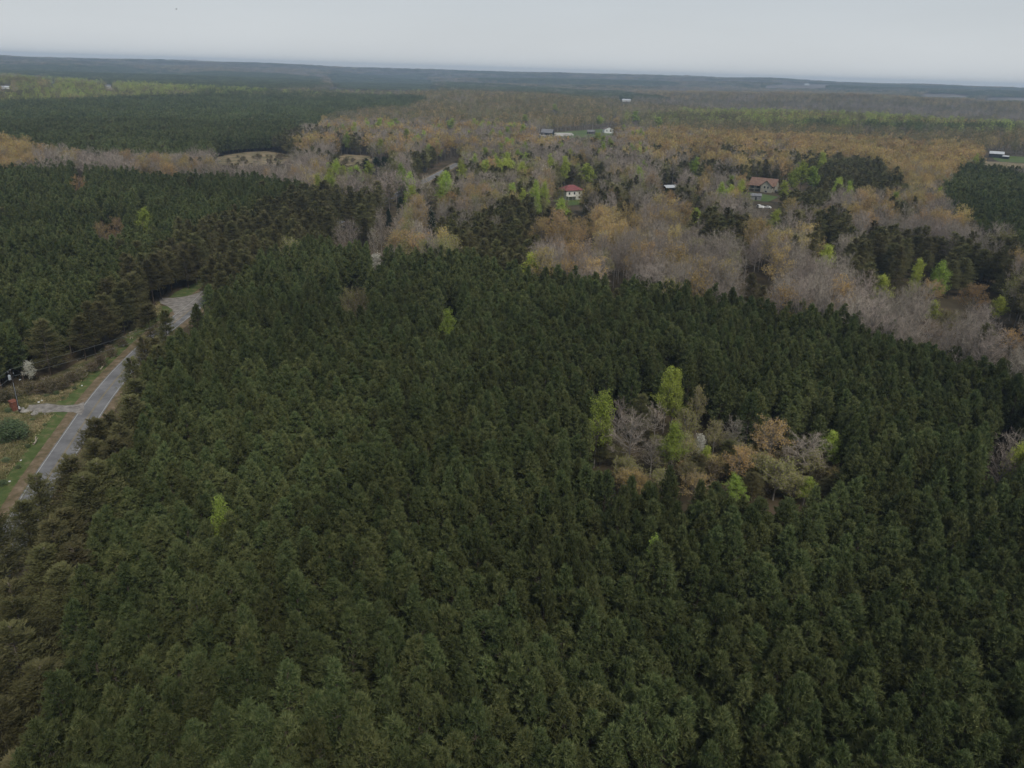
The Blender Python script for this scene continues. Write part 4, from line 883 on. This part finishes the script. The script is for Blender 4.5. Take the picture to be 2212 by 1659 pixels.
while n < 60:
    px = g1.uniform(1265, 1830); py = g1.uniform(880, 1060); H = g1.uniform(2.4, 5.2)
    if not inpoly(np.array([px]), np.array([py]), [(1265, 950), (1330, 915), (1480, 915), (1700, 930), (1800, 970), (1810, 1040), (1700, 1070), (1560, 1065), (1400, 1050), (1300, 1010)])[0]: continue
    kk_ = 'KVYKYO'[n % 6]; H *= 1.0 if kk_ == 'K' else 1.25
    lb_ = dict(K='low brown brush', O='small amber sapling', Y='low olive yellow sapling', V='low olive pine')[kk_]
    single(kk_, px, py, H, H * .5, lb_ + ' filling the clearing in the foreground pines', 'brush' if kk_ == 'K' else 'sapling', lb_ + 's in the pine clearing'); n += 1
n = 0
for px, py, H in [(60, 826, 3), (82, 830, 2.6), (104, 822, 3.4), (128, 815, 3), (150, 806, 2.6), (30, 838, 2.4), (172, 795, 3), (195, 783, 2.6), (215, 768, 3), (8, 842, 3), (238, 752, 2.6), (262, 733, 2.2)]:
    single('K', px, py, H, H * .6, 'brown brush along the tree line beyond the county road', 'brush', 'brush along the tree line')
for px, py, H in [(18, 882, .9), (52, 925, .6), (70, 903, .6), (95, 915, .5), (12, 990, .8), (38, 1005, .6), (60, 960, .6), (5, 1040, .8), (98, 852, .6), (120, 846, .8), (160, 836, .6), (135, 858, .5)]:
    single('S', px, py, H, H * .9, 'low green shrub on the scrubby roadside plot', 'shrub', 'low shrubs on the roadside plot')
for k in range(30):
    px = g1.uniform(465, 615) if k < 20 else g1.uniform(722, 805); py = g1.uniform(333, 350) if k < 20 else g1.uniform(338, 352); H = g1.uniform(1.5, 4.5)
    single('K' if k % 3 else 'V', px, py, H, H * .6, ('brown bush' if k % 3 else 'small pine') + ' dotted over the dry clearing behind the left pines', 'brush' if k % 3 else 'sapling', ('bushes' if k % 3 else 'small pines') + ' on the dry clearing')
# weeds on the verge
pv = np.array(VERGE); wx = []
q = g1.uniform([-80, 610], [460, 1150], (60000, 2)); q = q[inpoly(q[:, 0], q[:, 1], VERGE)]
Pq = ground(q[:, 0], q[:, 1]); E = EDGE[:, :2]; keep = np.ones(len(Pq), bool)
for a in range(len(E) - 1):
    p_, v_ = E[a], E[a + 1] - E[a]; t_ = np.clip(((Pq[:, :2] - p_) @ v_) / (v_ @ v_), 0, 1); dd = np.hypot(*(Pq[:, :2] - p_ - t_[:, None] * v_).T)
    sd_ = v_[0] * (Pq[:, 1] - p_[1]) - v_[1] * (Pq[:, 0] - p_[0]); keep &= ~((dd < 5.4)) & ~((sd_ < 0) & (dd < 12))
for nm in ([(55, 870), (190, 860), (185, 898), (60, 893)], [(340, 640), (450, 610), (452, 640), (376, 705), (345, 660)]): keep &= ~inpoly(q[:, 0], q[:, 1], nm)
Pq = Pq[keep][:9000]; n = len(Pq)
wv = []
for v in range(5):
    t = Tri(); k = 26; gg = np.random.default_rng(v); c = np.stack([gg.normal(size=k) * .3, gg.normal(size=k) * .3, np.zeros(k)], 1); ti0 = [.1, .3, .5, .8, .2][v]
    t.leaves(c, gg.normal(size=(k, 3)) * [.6, .6, .2] + [0, 0, .8], gg.uniform(.2, .5, k), .16, 0, np.clip(gg.normal(ti0 + .12, .12, k), 0, 1), gg); wv.append((t, [M['weed']]))
pat = (fbm(Pq[:, 0] / 9, Pq[:, 1] / 9, 77) * 7).astype(int) % 5
scatter('weeds', 'short green and straw coloured weeds covering the roadside plot', 'weeds', np.stack([Pq[:, 0], Pq[:, 1], g1.uniform(0, 6.28, n), g1.uniform(.5, 1.5, n), g1.uniform(.4, 1.3, n), np.where(g1.random(n) < .6, pat, g1.integers(5, size=n))], 1), wv)

# ------------------------------------------------------------------ mesh boxes, roofs, small things
class MB:
    def __init__(s): s.V = []; s.F = []
    def poly(s, verts, faces): n = len(s.V); s.V += [tuple(v) for v in verts]; s.F += [tuple(i + n for i in f) for f in faces]; return s
    def box(s, x0, x1, y0, y1, z0, z1):
        return s.poly([(x0, y0, z0), (x1, y0, z0), (x1, y1, z0), (x0, y1, z0), (x0, y0, z1), (x1, y0, z1), (x1, y1, z1), (x0, y1, z1)], [(0, 3, 2, 1), (4, 5, 6, 7), (0, 1, 5, 4), (1, 2, 6, 5), (2, 3, 7, 6), (3, 0, 4, 7)])
    def gable(s, x0, x1, y0, y1, z0, z1, rise, axis='x'):
        if axis == 'x': ym = (y0 + y1) / 2; v = [(x0, y0, z0), (x0, y1, z0), (x0, y1, z1), (x0, ym, z1 + rise), (x0, y0, z1)]; w = [(x1, b, c) for a, b, c in v]
        else: xm = (x0 + x1) / 2; v = [(x1, y0, z0), (x0, y0, z0), (x0, y0, z1), (xm, y0, z1 + rise), (x1, y0, z1)]; w = [(a, y1, c) for a, b, c in v]
        return s.poly(v + w, [(0, 4, 3, 2, 1), (5, 6, 7, 8, 9)] + [(i, (i + 1) % 5, 5 + (i + 1) % 5, 5 + i) for i in range(5)])
    def roof(s, x0, x1, y0, y1, z1, rise, axis='x', th=.18, lift=.02):
        if axis == 'x': ym = (y0 + y1) / 2; pr = [(y0, z1 + lift), (ym, z1 + rise + lift), (y1, z1 + lift)]; f = lambda t, p: (t, p[0], p[1]); a, b = x0, x1
        else: xm = (x0 + x1) / 2; pr = [(x0, z1 + lift), (xm, z1 + rise + lift), (x1, z1 + lift)]; f = lambda t, p: (p[0], t, p[1]); a, b = y0, y1
        lo = [f(a, p) for p in pr] + [f(b, p) for p in pr]; hi = [(q[0], q[1], q[2] + th) for q in lo]
        return s.poly(lo + hi, [(0, 1, 4, 3), (1, 2, 5, 4), (6, 9, 10, 7), (7, 10, 11, 8), (0, 3, 9, 6), (2, 8, 11, 5), (0, 6, 7, 1), (1, 7, 8, 2), (3, 4, 10, 9), (4, 5, 11, 10)])
    def hip(s, x0, x1, y0, y1, z1, rise, th=.2):
        d = (y1 - y0) / 2 * .95; ym = (y0 + y1) / 2
        v = [(x0, y0, z1), (x1, y0, z1), (x1, y1, z1), (x0, y1, z1), (x0, y0, z1 + th), (x1, y0, z1 + th), (x1, y1, z1 + th), (x0, y1, z1 + th), (x0 + d, ym, z1 + rise), (x1 - d, ym, z1 + rise)]
        return s.poly(v, [(0, 3, 2, 1), (0, 1, 5, 4), (1, 2, 6, 5), (2, 3, 7, 6), (3, 0, 4, 7), (4, 5, 9, 8), (5, 6, 9), (6, 7, 8, 9), (7, 4, 8)])
    def cyl(s, p, q, r0, r1, k=10):
        p, q = Vector(p), Vector(q); d = (q - p).normalized(); a = d.orthogonal().normalized(); b = d.cross(a)
        v = [p + (a * math.cos(t) + b * math.sin(t)) * r0 for t in [2 * PI * i / k for i in range(k)]] + [q + (a * math.cos(t) + b * math.sin(t)) * r1 for t in [2 * PI * i / k for i in range(k)]]
        return s.poly(v, [tuple(range(k))[::-1], tuple(range(k, 2 * k))] + [(i, (i + 1) % k, k + (i + 1) % k, k + i) for i in range(k)])
    def build(s, name, mat, parent=None, loc=None, bevel=0.0):
        me = bpy.data.meshes.new(name); me.from_pydata(s.V, [], s.F); me.validate(); me.update(); me.materials.append(mat)
        import bmesh
        bm = bmesh.new(); bm.from_mesh(me); bmesh.ops.recalc_face_normals(bm, faces=bm.faces); bm.to_mesh(me); bm.free()
        o = link(name, me, parent, loc)
        if bevel: b = o.modifiers.new('bevel', 'BEVEL'); b.width = bevel; b.segments = 2; b.limit_method = 'ANGLE'
        return o
def thing(name, label, cat, P, rz=0.0, group=None, sink=0.0):
    o = bpy.data.objects.new(name, None); C.objects.link(o); o.location = (P[0], P[1], P[2] - sink); o.rotation_euler = (0, 0, rz); return tag(o, label, cat, group)
def face_cam(P, extra=0.0): return -math.atan2(P[0], P[1]) + extra      # local -y looks at the camera
def windows(parent, spots, mat=None):
    for (x0, x1, y0, y1, z0, z1) in spots:
        o = MB().box(x0, x1, y0, y1, z0, z1).build('window', M['glass'], parent)
        if x1 - x0 > y1 - y0: f = MB().box(x0 - .1, x0, y0, y1 - .01, z0 - .1, z1 + .1).box(x1, x1 + .1, y0, y1 - .01, z0 - .1, z1 + .1).box(x0, x1, y0, y1 - .01, z1, z1 + .1).box(x0, x1, y0, y1 - .01, z0 - .1, z0)
        else: f = MB().box(x0, x1, y0 - .1, y0, z0 - .1, z1 + .1).box(x0, x1, y1, y1 + .1, z0 - .1, z1 + .1).box(x0, x1, y0, y1, z1, z1 + .1).box(x0, x1, y0, y1, z0 - .1, z0)
        f.build('window_frame', mat or M['white'], o)
# red roofed house
P = ground([1232], [429])[0]; t = thing('house', 'white two storey house with a red hipped metal roof, in the middle distance wood', 'house', P, face_cam(P, math.radians(33)), sink=.6)
MB().box(-6.2, 6.2, -4.6, 4.6, 0, 6.4).build('wall', M['offwhite'], t); MB().hip(-6.9, 6.9, -5.3, 5.3, 6.4, 3.0).build('roof', M['redroof'], t)
windows(t, [(-4.4, -3.2, -4.63, -4.5, 3.9, 5.4), (-.6, .6, -4.63, -4.5, 3.9, 5.4), (3.2, 4.4, -4.63, -4.5, 3.9, 5.4), (3.2, 4.4, -4.63, -4.5, 1.2, 2.5), (6.12, 6.23, -2.8, -1.6, 3.9, 5.4), (6.12, 6.23, 1.2, 2.4, 3.9, 5.4)])
MB().box(-1.4, -.4, -4.66, -4.5, .6, 2.8).build('door', M['dark'], t)
MB().box(-6.2, 1.0, -7.2, -4.62, 3.0, 3.15).box(-6.1, -5.9, -7.1, -6.9, .3, 3.0).box(-2.7, -2.5, -7.1, -6.9, .3, 3.0).box(.7, .9, -7.1, -6.9, .3, 3.0)  .build('porch', M['offwhite'], t)
# orange roofed house
P = ground([1647], [413])[0]; t = thing('house', 'tan stone house with an orange brown shingle roof and a front gable', 'house', P, face_cam(P, math.radians(-16)), sink=.8)
MB().gable(-9.5, 9.0, -1.0, 7.5, 0, 6.0, 3.6, 'x').build('wall', M['stone'], t)
MB().gable(-.2, 7.6, -5.0, -1.02, 0, 5.6, 3.4, 'y').build('gable_wing', M['stone'], t)
MB().roof(-10.1, 9.6, -2.0, 8.5, 5.25, 4.45, 'x').build('roof', M['orangeroof'], t)
MB().roof(-1.1, 8.5, -5.7, 3.3, 4.9, 4.2, 'y').build('wing_roof', M['orangeroof'], t)
MB().box(-9.3, -.4, -3.6, -1.1, 2.3, 2.5).box(-9.3, -9.05, -3.6, -3.35, 0, 5.2).box(-5.0, -4.75, -3.6, -3.35, 0, 5.2).build('porch', M['stone'], t)
MB().roof(-10.1, -1.15, -4.2, -1.0, 4.75, .35, 'x').build('porch_roof', M['orangeroof'], t)
windows(t, [(-8.4, -6.2, -1.1, -.95, 2.7, 4.6), (-4.2, -1.6, -1.1, -.95, 2.7, 4.6), (2.0, 3.2, -5.1, -4.95, 3.6, 5.2), (4.4, 5.6, -5.1, -4.95, 3.6, 5.2), (3.0, 4.6, -5.1, -4.95, 1.0, 2.2)])
MB().box(9.05, 13.0, -1, 3, 2.4, 2.6).box(12.7, 12.95, -.95, -.7, 0, 2.4).box(12.7, 12.95, 2.7, 2.95, 0, 2.4).build('deck', M['greyroof'], t)
def shed(px, py, w, d, h, rise, wall, roof, label, rot=0.0, name='shed', cat='shed', axis='x', group=None, wins=(), door=True):
    P = ground([px], [py])[0]; t = thing(name, label, cat, P, face_cam(P, math.radians(rot)), group, sink=.3)
    MB().gable(-w / 2, w / 2, -d / 2, d / 2, 0, h, rise, axis).build('wall', M[wall], t); MB().roof(-w / 2 - .35, w / 2 + .35, -d / 2 - .35, d / 2 + .35, h - .08, rise, axis).build('roof', M[roof], t)
    if door: MB().box(-.55, .55, -d / 2 - .04, -d / 2 + .1, .05, min(2.3, h - .3)).build('door', M['dark'], t)
    windows(t, [(a, b, -d / 2 - .04, -d / 2 + .1, c, e) for a, b, c, e in wins]); return t
shed(1631, 431, 7, 5, 3.0, 1.4, 'greyroof', 'greyroof', 'grey outbuilding below the orange roofed house', 10)
# carport: white slab roof on posts
P = ground([1449], [413])[0]; t = thing('carport', 'low carport with a flat white metal roof left of the orange roofed house', 'carport', P, face_cam(P, math.radians(20)))
MB().poly([(-4.6, -3, 2.6), (4.6, -3, 2.9), (4.6, 3, 4.0), (-4.6, 3, 3.7), (-4.6, -3, 2.75), (4.6, -3, 3.05), (4.6, 3, 4.15), (-4.6, 3, 3.85)], [(0, 3, 2, 1), (4, 5, 6, 7), (0, 1, 5, 4), (1, 2, 6, 5), (2, 3, 7, 6), (3, 0, 4, 7)]).build('roof', M['metal'], t)
for a, b, h in ((-4.3, -2.8, 2.6), (4.3, -2.8, 2.85), (-4.3, 2.8, 3.6), (4.3, 2.8, 3.9)): MB().box(a - .08, a + .08, b - .08, b + .08, 0, h).build('post', M['dark'], t)
MB().box(-4.2, 4.2, 2.5, 2.6, 0, 3.4).build('back_wall', M['dark'], t)
# the hill houses
shed(1183, 292, 15, 11, 3.6, 4.2, 'dark', 'greyroof', 'house with a pale grey roof and dark porch on the centre hill', -18, 'house', 'house', 'x', None, [(-5.6, -3.6, 1, 2.6), (2.6, 5, 1, 2.6)])
shed(1313, 287, 13, 14, 5.2, 3.0, 'white', 'brownroof', 'white gabled house with two dark windows on the centre hill', 12, 'house', 'house', 'y', None, [(-3.6, -2.4, 2.6, 4.8), (1.2, 2.6, 2.2, 4.8)], False)
shed(1277, 289, 10, 8, 3.2, 2.2, 'dark', 'greyroof', 'grey shed left of the white gabled house', -10, 'shed', 'shed', 'x')
shed(2151, 340, 14, 9, 4.4, 2.4, 'dark', 'metal', 'dark barn with a bright white metal roof by the green pasture', 4, 'barn', 'barn')
shed(2172, 343, 6, 5, 2.8, 1.0, 'dark', 'metal', 'small white roofed shed right of the dark barn', -12)
shed(1353, 219, 26, 14, 4.5, 2.6, 'white', 'metal', 'long white building with a metal roof far behind the centre hill', 5, 'barn', 'building')
shed(1336, 219, 9, 8, 3.5, 1.5, 'greyroof', 'metal', 'small pale building left of the far long white one', 5)
shed(232, 189, 17, 10, 4.5, 3.4, 'offwhite', 'greyroof', 'grey roofed house on the far left hill among green trees', -8, 'house', 'house', 'x', None, [(2, 4, 1, 2.8), (5, 7, 1, 2.8)])
shed(113, 179, 16, 9, 4, 3, 'offwhite', 'brownroof', 'brown roofed house on the far left hill', 5, 'house', 'house')
shed(12, 192, 12, 8, 3.4, 2, 'white', 'metal', 'white building at the far left edge of the left hill', 0, 'shed', 'building')
shed(34, 193, 7, 6, 3, 1.4, 'white', 'metal', 'small white shed beside the building at the far left edge', 0)
shed(509, 149, 34, 18, 7, 4, 'white', 'metal', 'tiny white barn on the far ridge left of centre', 0, 'barn', 'barn')
shed(1743, 184, 34, 20, 7, 4, 'white', 'metal', 'tiny white barn beside the far pale field', 0, 'barn', 'barn')
for px, py, h, lb in ((659, 143, 42, 'thin radio mast on the far skyline left of centre'), (1757, 178, 46, 'left one of two thin radio masts on the right skyline'), (1771, 179, 46, 'right one of two thin radio masts on the right skyline')):
    d_ = ray(px, py); P = np.array([0, 0, HC]) + d_ * 7600 / d_[1]; P[2] = float(terrain(P[0], P[1])); t = thing('radio_mast', lb, 'mast', P)
    b = MB()
    for k in range(3):
        a0 = 2 * PI * k / 3; b.cyl((1.2 * math.cos(a0), 1.2 * math.sin(a0), 0), (.5 * math.cos(a0), .5 * math.sin(a0), h), .22, .15, 5)
    for z in range(4, h - 3, 6):
        for k in range(3):
            a0, a1 = 2 * PI * k / 3, 2 * PI * (k + 1) / 3; r = 1.2 - .7 * z / h; b.cyl((r * math.cos(a0), r * math.sin(a0), z), (r * math.cos(a1), r * math.sin(a1), z + 3), .1, .1, 4)
    b.build('lattice', M['steel'], t)
# white vehicles below the orange roofed house
def vehicle(px, py, rot, label, tall):
    P = ground([px], [py])[0]; t = thing('parked_van' if tall else 'parked_car', label, 'van' if tall else 'car', P, face_cam(P, math.radians(rot)), 'white vehicles below the orange roofed house')
    h = 2.1 if tall else 1.5; pr = [(-2.4, .35), (2.4, .35), (2.45, .95), (2.3, 1.05), (1.5, 1.1), (.8, h), (-2.2, h), (-2.4, 1.1)] if tall else [(-2.3, .32), (2.3, .32), (2.35, .75), (2.2, .85), (1.1, .95), (.4, h), (-1.2, h), (-1.9, .98), (-2.3, .9)]
    n = len(pr); v = [(-.9 if z < 1 else -.78, y, z) for y, z in pr] + [(.9 if z < 1 else .78, y, z) for y, z in pr]
    MB().poly(v, [tuple(range(n)), tuple(range(n, 2 * n))[::-1]] + [(i, (i + 1) % n, n + (i + 1) % n, n + i) for i in range(n)]).build('body', M['white'], t, bevel=.05)
    MB().poly([(-.7, 1.48 if tall else 1.05, 1.15 if tall else 1.0), (.7, 1.48 if tall else 1.05, 1.15 if tall else 1.0), (.66, .9 if tall else .5, h - .12), (-.66, .9 if tall else .5, h - .12)], [(0, 1, 2, 3)]).build('windscreen', M['glass'], t, loc=(0, .03, .02))
    for s_ in (-1, 1): MB().box(s_ * .86 - .03, s_ * .86 + .03, -1.2, .5, 1.12, h - .2).build('side_window', M['glass'], t)
    for s_ in (-1, 1):
        for yy in (-1.45, 1.45): MB().cyl((s_ * .72, yy, .33), (s_ * .93, yy, .33), .33, .33, 12).build('wheel', M['tyre'], t)
vehicle(1638.5, 449, 20, 'white van, leftmost of three white vehicles below the orange roofed house', True)
vehicle(1646, 449.5, 15, 'white car, middle one of three white vehicles below the orange roofed house', False)
vehicle(1657.5, 450, 75, 'white car, rightmost of three white vehicles below the orange roofed house', False)
# utility poles and wires
def pole(P, label, full=True):
    t = thing('utility_pole', label, 'utility pole', P, math.radians(-20)); MB().cyl((0, 0, -.3), (0, 0, 10.4), .19, .12, 12).build('pole', M['pole'], t)
    MB().box(-.9, .9, -.06, .06, 9.6, 9.74).build('crossarm', M['pole'], t)
    for x_ in (-.8, .8): MB().cyl((x_, 0, 9.74), (x_, 0, 9.95), .06, .04, 8).build('insulator', M['steel'], t)
    MB().cyl((0, 0, 10.4), (0, 0, 10.6), .06, .04, 8).build('insulator', M['steel'], t)
    if full:
        tr_ = MB().cyl((-.5, -.15, 8.1), (-.5, -.15, 9.1), .30, .30, 14).build('transformer', M['steel'], t); MB().cyl((-.5, -.15, 9.1), (-.5, -.15, 9.35), .06, .05, 8).build('bushing', M['litter'], tr_)
        a = MB().cyl((.1, 0, 8.0), (2.0, .3, 8.45), .04, .03, 8).build('lamp_arm', M['pole'], t); MB().cyl((1.85, .28, 8.28), (2.25, .34, 8.42), .13, .07, 10).build('lamp_head', M['steel'], a)
        MB().box(.17, .45, -.22, .06, 1.1, 1.7).build('meter_box', M['litter'], t); MB().cyl((.15, -.1, 1.6), (.15, -.1, 7.5), .035, .035, 6).build('conduit', M['steel'], t)
    return Vector((P[0], P[1], P[2]))
PA_ = pole(ground([42.8], [892])[0], 'dark utility pole with a grey transformer beside the gravel drive')
PB_ = pole(top_at(640 * S, 886 * S, 10.4), 'utility pole half hidden in the pines right of the road bend', False)
PC2 = pole(top_at(812 * S, 838 * S, 10.4), 'utility pole hidden in the pines farthest along the power line', False)
PD_ = Vector(top_at(-150, 880, 10.4)); PD_ = pole(PD_, 'utility pole just beyond the left edge of the photo', False)
for A_, B_, nm in ((PD_, PA_, 'running left from the pole with the transformer'), (PA_, PB_, 'between the transformer pole and the road bend'), (PB_, PC2, 'running over the pines beyond the road bend')):
    for z_, sag, w_ in ((10.6, 1.1, 'upper'), (8.9, 1.5, 'lower')):
        tt = Tri(); ks = np.linspace(0, 1, 15); L0 = np.array(A_) + [0, 0, z_]; L1 = np.array(B_) + [0, 0, z_]
        tt.tube(L0 + (L1 - L0) * ks[:, None] - np.stack([ks * 0, ks * 0, 4 * sag * ks * (1 - ks)], 1), np.full(15, .028), 0, 0, 5)
        o = link('power_line', tt.mesh('power_line', [M['wire']])); tag(o, '%s wire %s' % (w_, nm), 'wire', 'wires of the roadside power line')
# rust red booth
P = ground([32.5], [887])[0]; t = thing('rusty_booth', 'upright rust red sheet metal booth left of the utility pole', 'booth', P, face_cam(P, math.radians(28)))
MB().box(-.62, .62, -.62, .62, .12, 2.25).build('body', M['rust'], t, bevel=.02); MB().poly([(-.72, -.72, 2.25), (.72, -.72, 2.25), (.72, .72, 2.25), (-.72, .72, 2.25), (-.72, -.72, 2.35), (.72, -.72, 2.35), (.72, .72, 2.6), (-.72, .72, 2.6)], [(0, 3, 2, 1), (4, 5, 6, 7), (0, 1, 5, 4), (1, 2, 6, 5), (2, 3, 7, 6), (3, 0, 4, 7)]).build('roof', M['rust'], t)
MB().box(-.4, .4, -.645, -.6, .2, 2.05).build('door', M['rust'], t); MB().box(-.8, .8, -.8, .8, -.1, .12).build('slab', M['concrete'], t)
# logs, stones and litter on the verge
def log(x0, y0, x1, y1, r, label):
    a, b = ground([x0 * S, x1 * S], [y0 * S, y1 * S]); a[2] += r; b[2] += r; c = (a + b) / 2; tt = Tri(); g = np.random.default_rng(int(x0)); ks = np.linspace(0, 1, 6)
    tt.tube(a - c + (b - a) * ks[:, None] + g.normal(size=(6, 3)) * .08, r * np.linspace(1, .55, 6), 0, 0, 7); tt.leaves(np.array([[0, 0, 0.]]), np.array([[.4, .4, .5]]), 1.2 * r * 4, r, 0, 0, g)
    o = link('fallen_log', tt.mesh('fallen_log', [M['log']]), loc=tuple(c)); tag(o, label, 'log')
log(378, 976.6, 400, 969, .16, 'bleached log lying level at the tree line above the road edge')
log(381, 995, 384, 988, .13, 'short forked pale log below the level one at the tree line')
log(384, 988, 390, 993, .12, 'short pale log leaning off its forked neighbour')
log(325, 1048, 345, 1041, .14, 'long pale branch on the grass verge beside the road')
log(293, 1085, 311, 1064, .2, 'pale log sloping toward the road on the verge')
log(101, 1303, 108, 1283, .2, 'pale log lying alone below the gravel drive')
log(357, 986, 373, 991, .12, 'pale branches heaped beside the forked log')
log(185, 1100, 214, 1092, .1, 'thin pale branch at the foot of the trees above the drive')
import bmesh
def rock(x, y, r, mat, label, cat, name, group=None, flat=.6):
    P = ground([x * S], [y * S])[0]; bm = bmesh.new(); bmesh.ops.create_icosphere(bm, subdivisions=2, radius=r); g = random.Random(int(x * 7 + y))
    for v in bm.verts: v.co *= g.uniform(.78, 1.2); v.co.z *= flat
    me = bpy.data.meshes.new(name); bm.to_mesh(me); bm.free(); me.materials.append(mat); o = link(name, me, loc=(P[0], P[1], P[2] + r * flat * .4)); o.rotation_euler = (0, 0, g.uniform(0, 6)); o.scale = (g.uniform(1, 1.6), g.uniform(.8, 1), 1); tag(o, label, cat, group)
rock(101, 1215, .9, M['rock'], 'large pale stone just below the gravel drive', 'stone', 'stone')
rock(76, 1207, .8, M['rock'], 'pale stone right of the utility pole foot', 'stone', 'stone')
rock(66, 1200, .6, M['rock'], 'pale stone nearest the utility pole', 'stone', 'stone')
rock(130, 1214, .3, M['rock'], 'small pale stone at the middle of the near drive edge', 'stone', 'stone')
for x_, y_, r_, l_ in ((113.5, 1179, .27, 'white rubbish bag, left of two above the gravel drive'), (122.5, 1174, .27, 'white rubbish bag, right of two above the gravel drive'), (153, 1124, .2, 'lone white rubbish bag at the foot of the trees above the drive'), (28, 1411, .2, 'white litter at the near grass verge by the left edge'), (61, 1349, .2, 'white litter below the pale log on the plot'), (362, 1014, .2, 'white litter near the tree line by the road'), (240, 1130, .18, 'white litter beside the bare dirt pile')):
    rock(x_, y_, r_, M['litter'], l_, 'litter', 'rubbish_bag', flat=.7)
rng3 = random.Random(5)
for k in range(26):
    a = rng3.uniform(0, 1); x_ = 60 + a * 330 + rng3.uniform(-25, 25); y_ = 1290 - a * 330 + rng3.uniform(-45, 10)
    if not (255 > x_ > 40 and 1168 < y_ < 1216): rock(x_, y_, rng3.uniform(.1, .26), M['rock'], 'small pale stone strewn on the roadside verge', 'stone', 'stone', 'small stones on the verge')
rock(200, 1128, 1.6, M['shoulder'], 'bare tan dirt pile on the plot above the gravel drive', 'dirt pile', 'dirt_pile', flat=.18)
# bird
d_ = ray(381, 20); P = np.array([0, 0, HC]) + d_ * 190
b = Tri(); bs = [(-.17, 0, 0), (-.1, 0, .01), (0, 0, .015), (.1, 0, .01), (.16, 0, .02)]; b.tube(bs, [.012, .035, .05, .035, .01], 0, 0, 8)
o = link('bird', b.mesh('bird', [M['feather']]), loc=tuple(P)); o.rotation_euler = (0, 0, .6); tag(o, 'small dark bird with raised wings high in the sky at upper left', 'bird')
for s_ in (-1, 1):
    MB().poly([(.07, 0, .03), (-.06, 0, .03), (-.05, s_ * .22, .12), (-.10, s_ * .42, .09), (.0, s_ * .40, .10), (.07, s_ * .2, .13), (.07, 0, .045), (-.06, 0, .045), (-.05, s_ * .22, .13), (.07, s_ * .2, .14)], [(0, 1, 2, 5), (5, 2, 3, 4), (6, 9, 8, 7), (0, 5, 9, 6), (1, 7, 8, 2), (9, 4, 3, 8)]).build('wing', M['feather'], o)

# ------------------------------------------------------------------ the air
zmin = -1.0 + float(terrain(X, Y).min()); ZT = max(112.0, float(Z.max()) + 26); HB = 9300
hz = MB().box(-HB, HB, -HB, HB, zmin, ZT).build('haze', M['litter']); tag(hz, 'thin blue grey haze filling the air over the whole country', 'haze', kind='stuff')
hm, hn, hl, hout = new_mat('haze_air'); pv_ = hn.new('ShaderNodeVolumePrincipled'); pv_.inputs['Density'].default_value = 1.25e-4; pv_.inputs['Color'].default_value = (0.60, 0.78, 1.0, 1); pv_.inputs['Anisotropy'].default_value = 0.0
hl.new(pv_.outputs[0], hout.inputs['Volume']); hz.data.materials.clear(); hz.data.materials.append(hm)
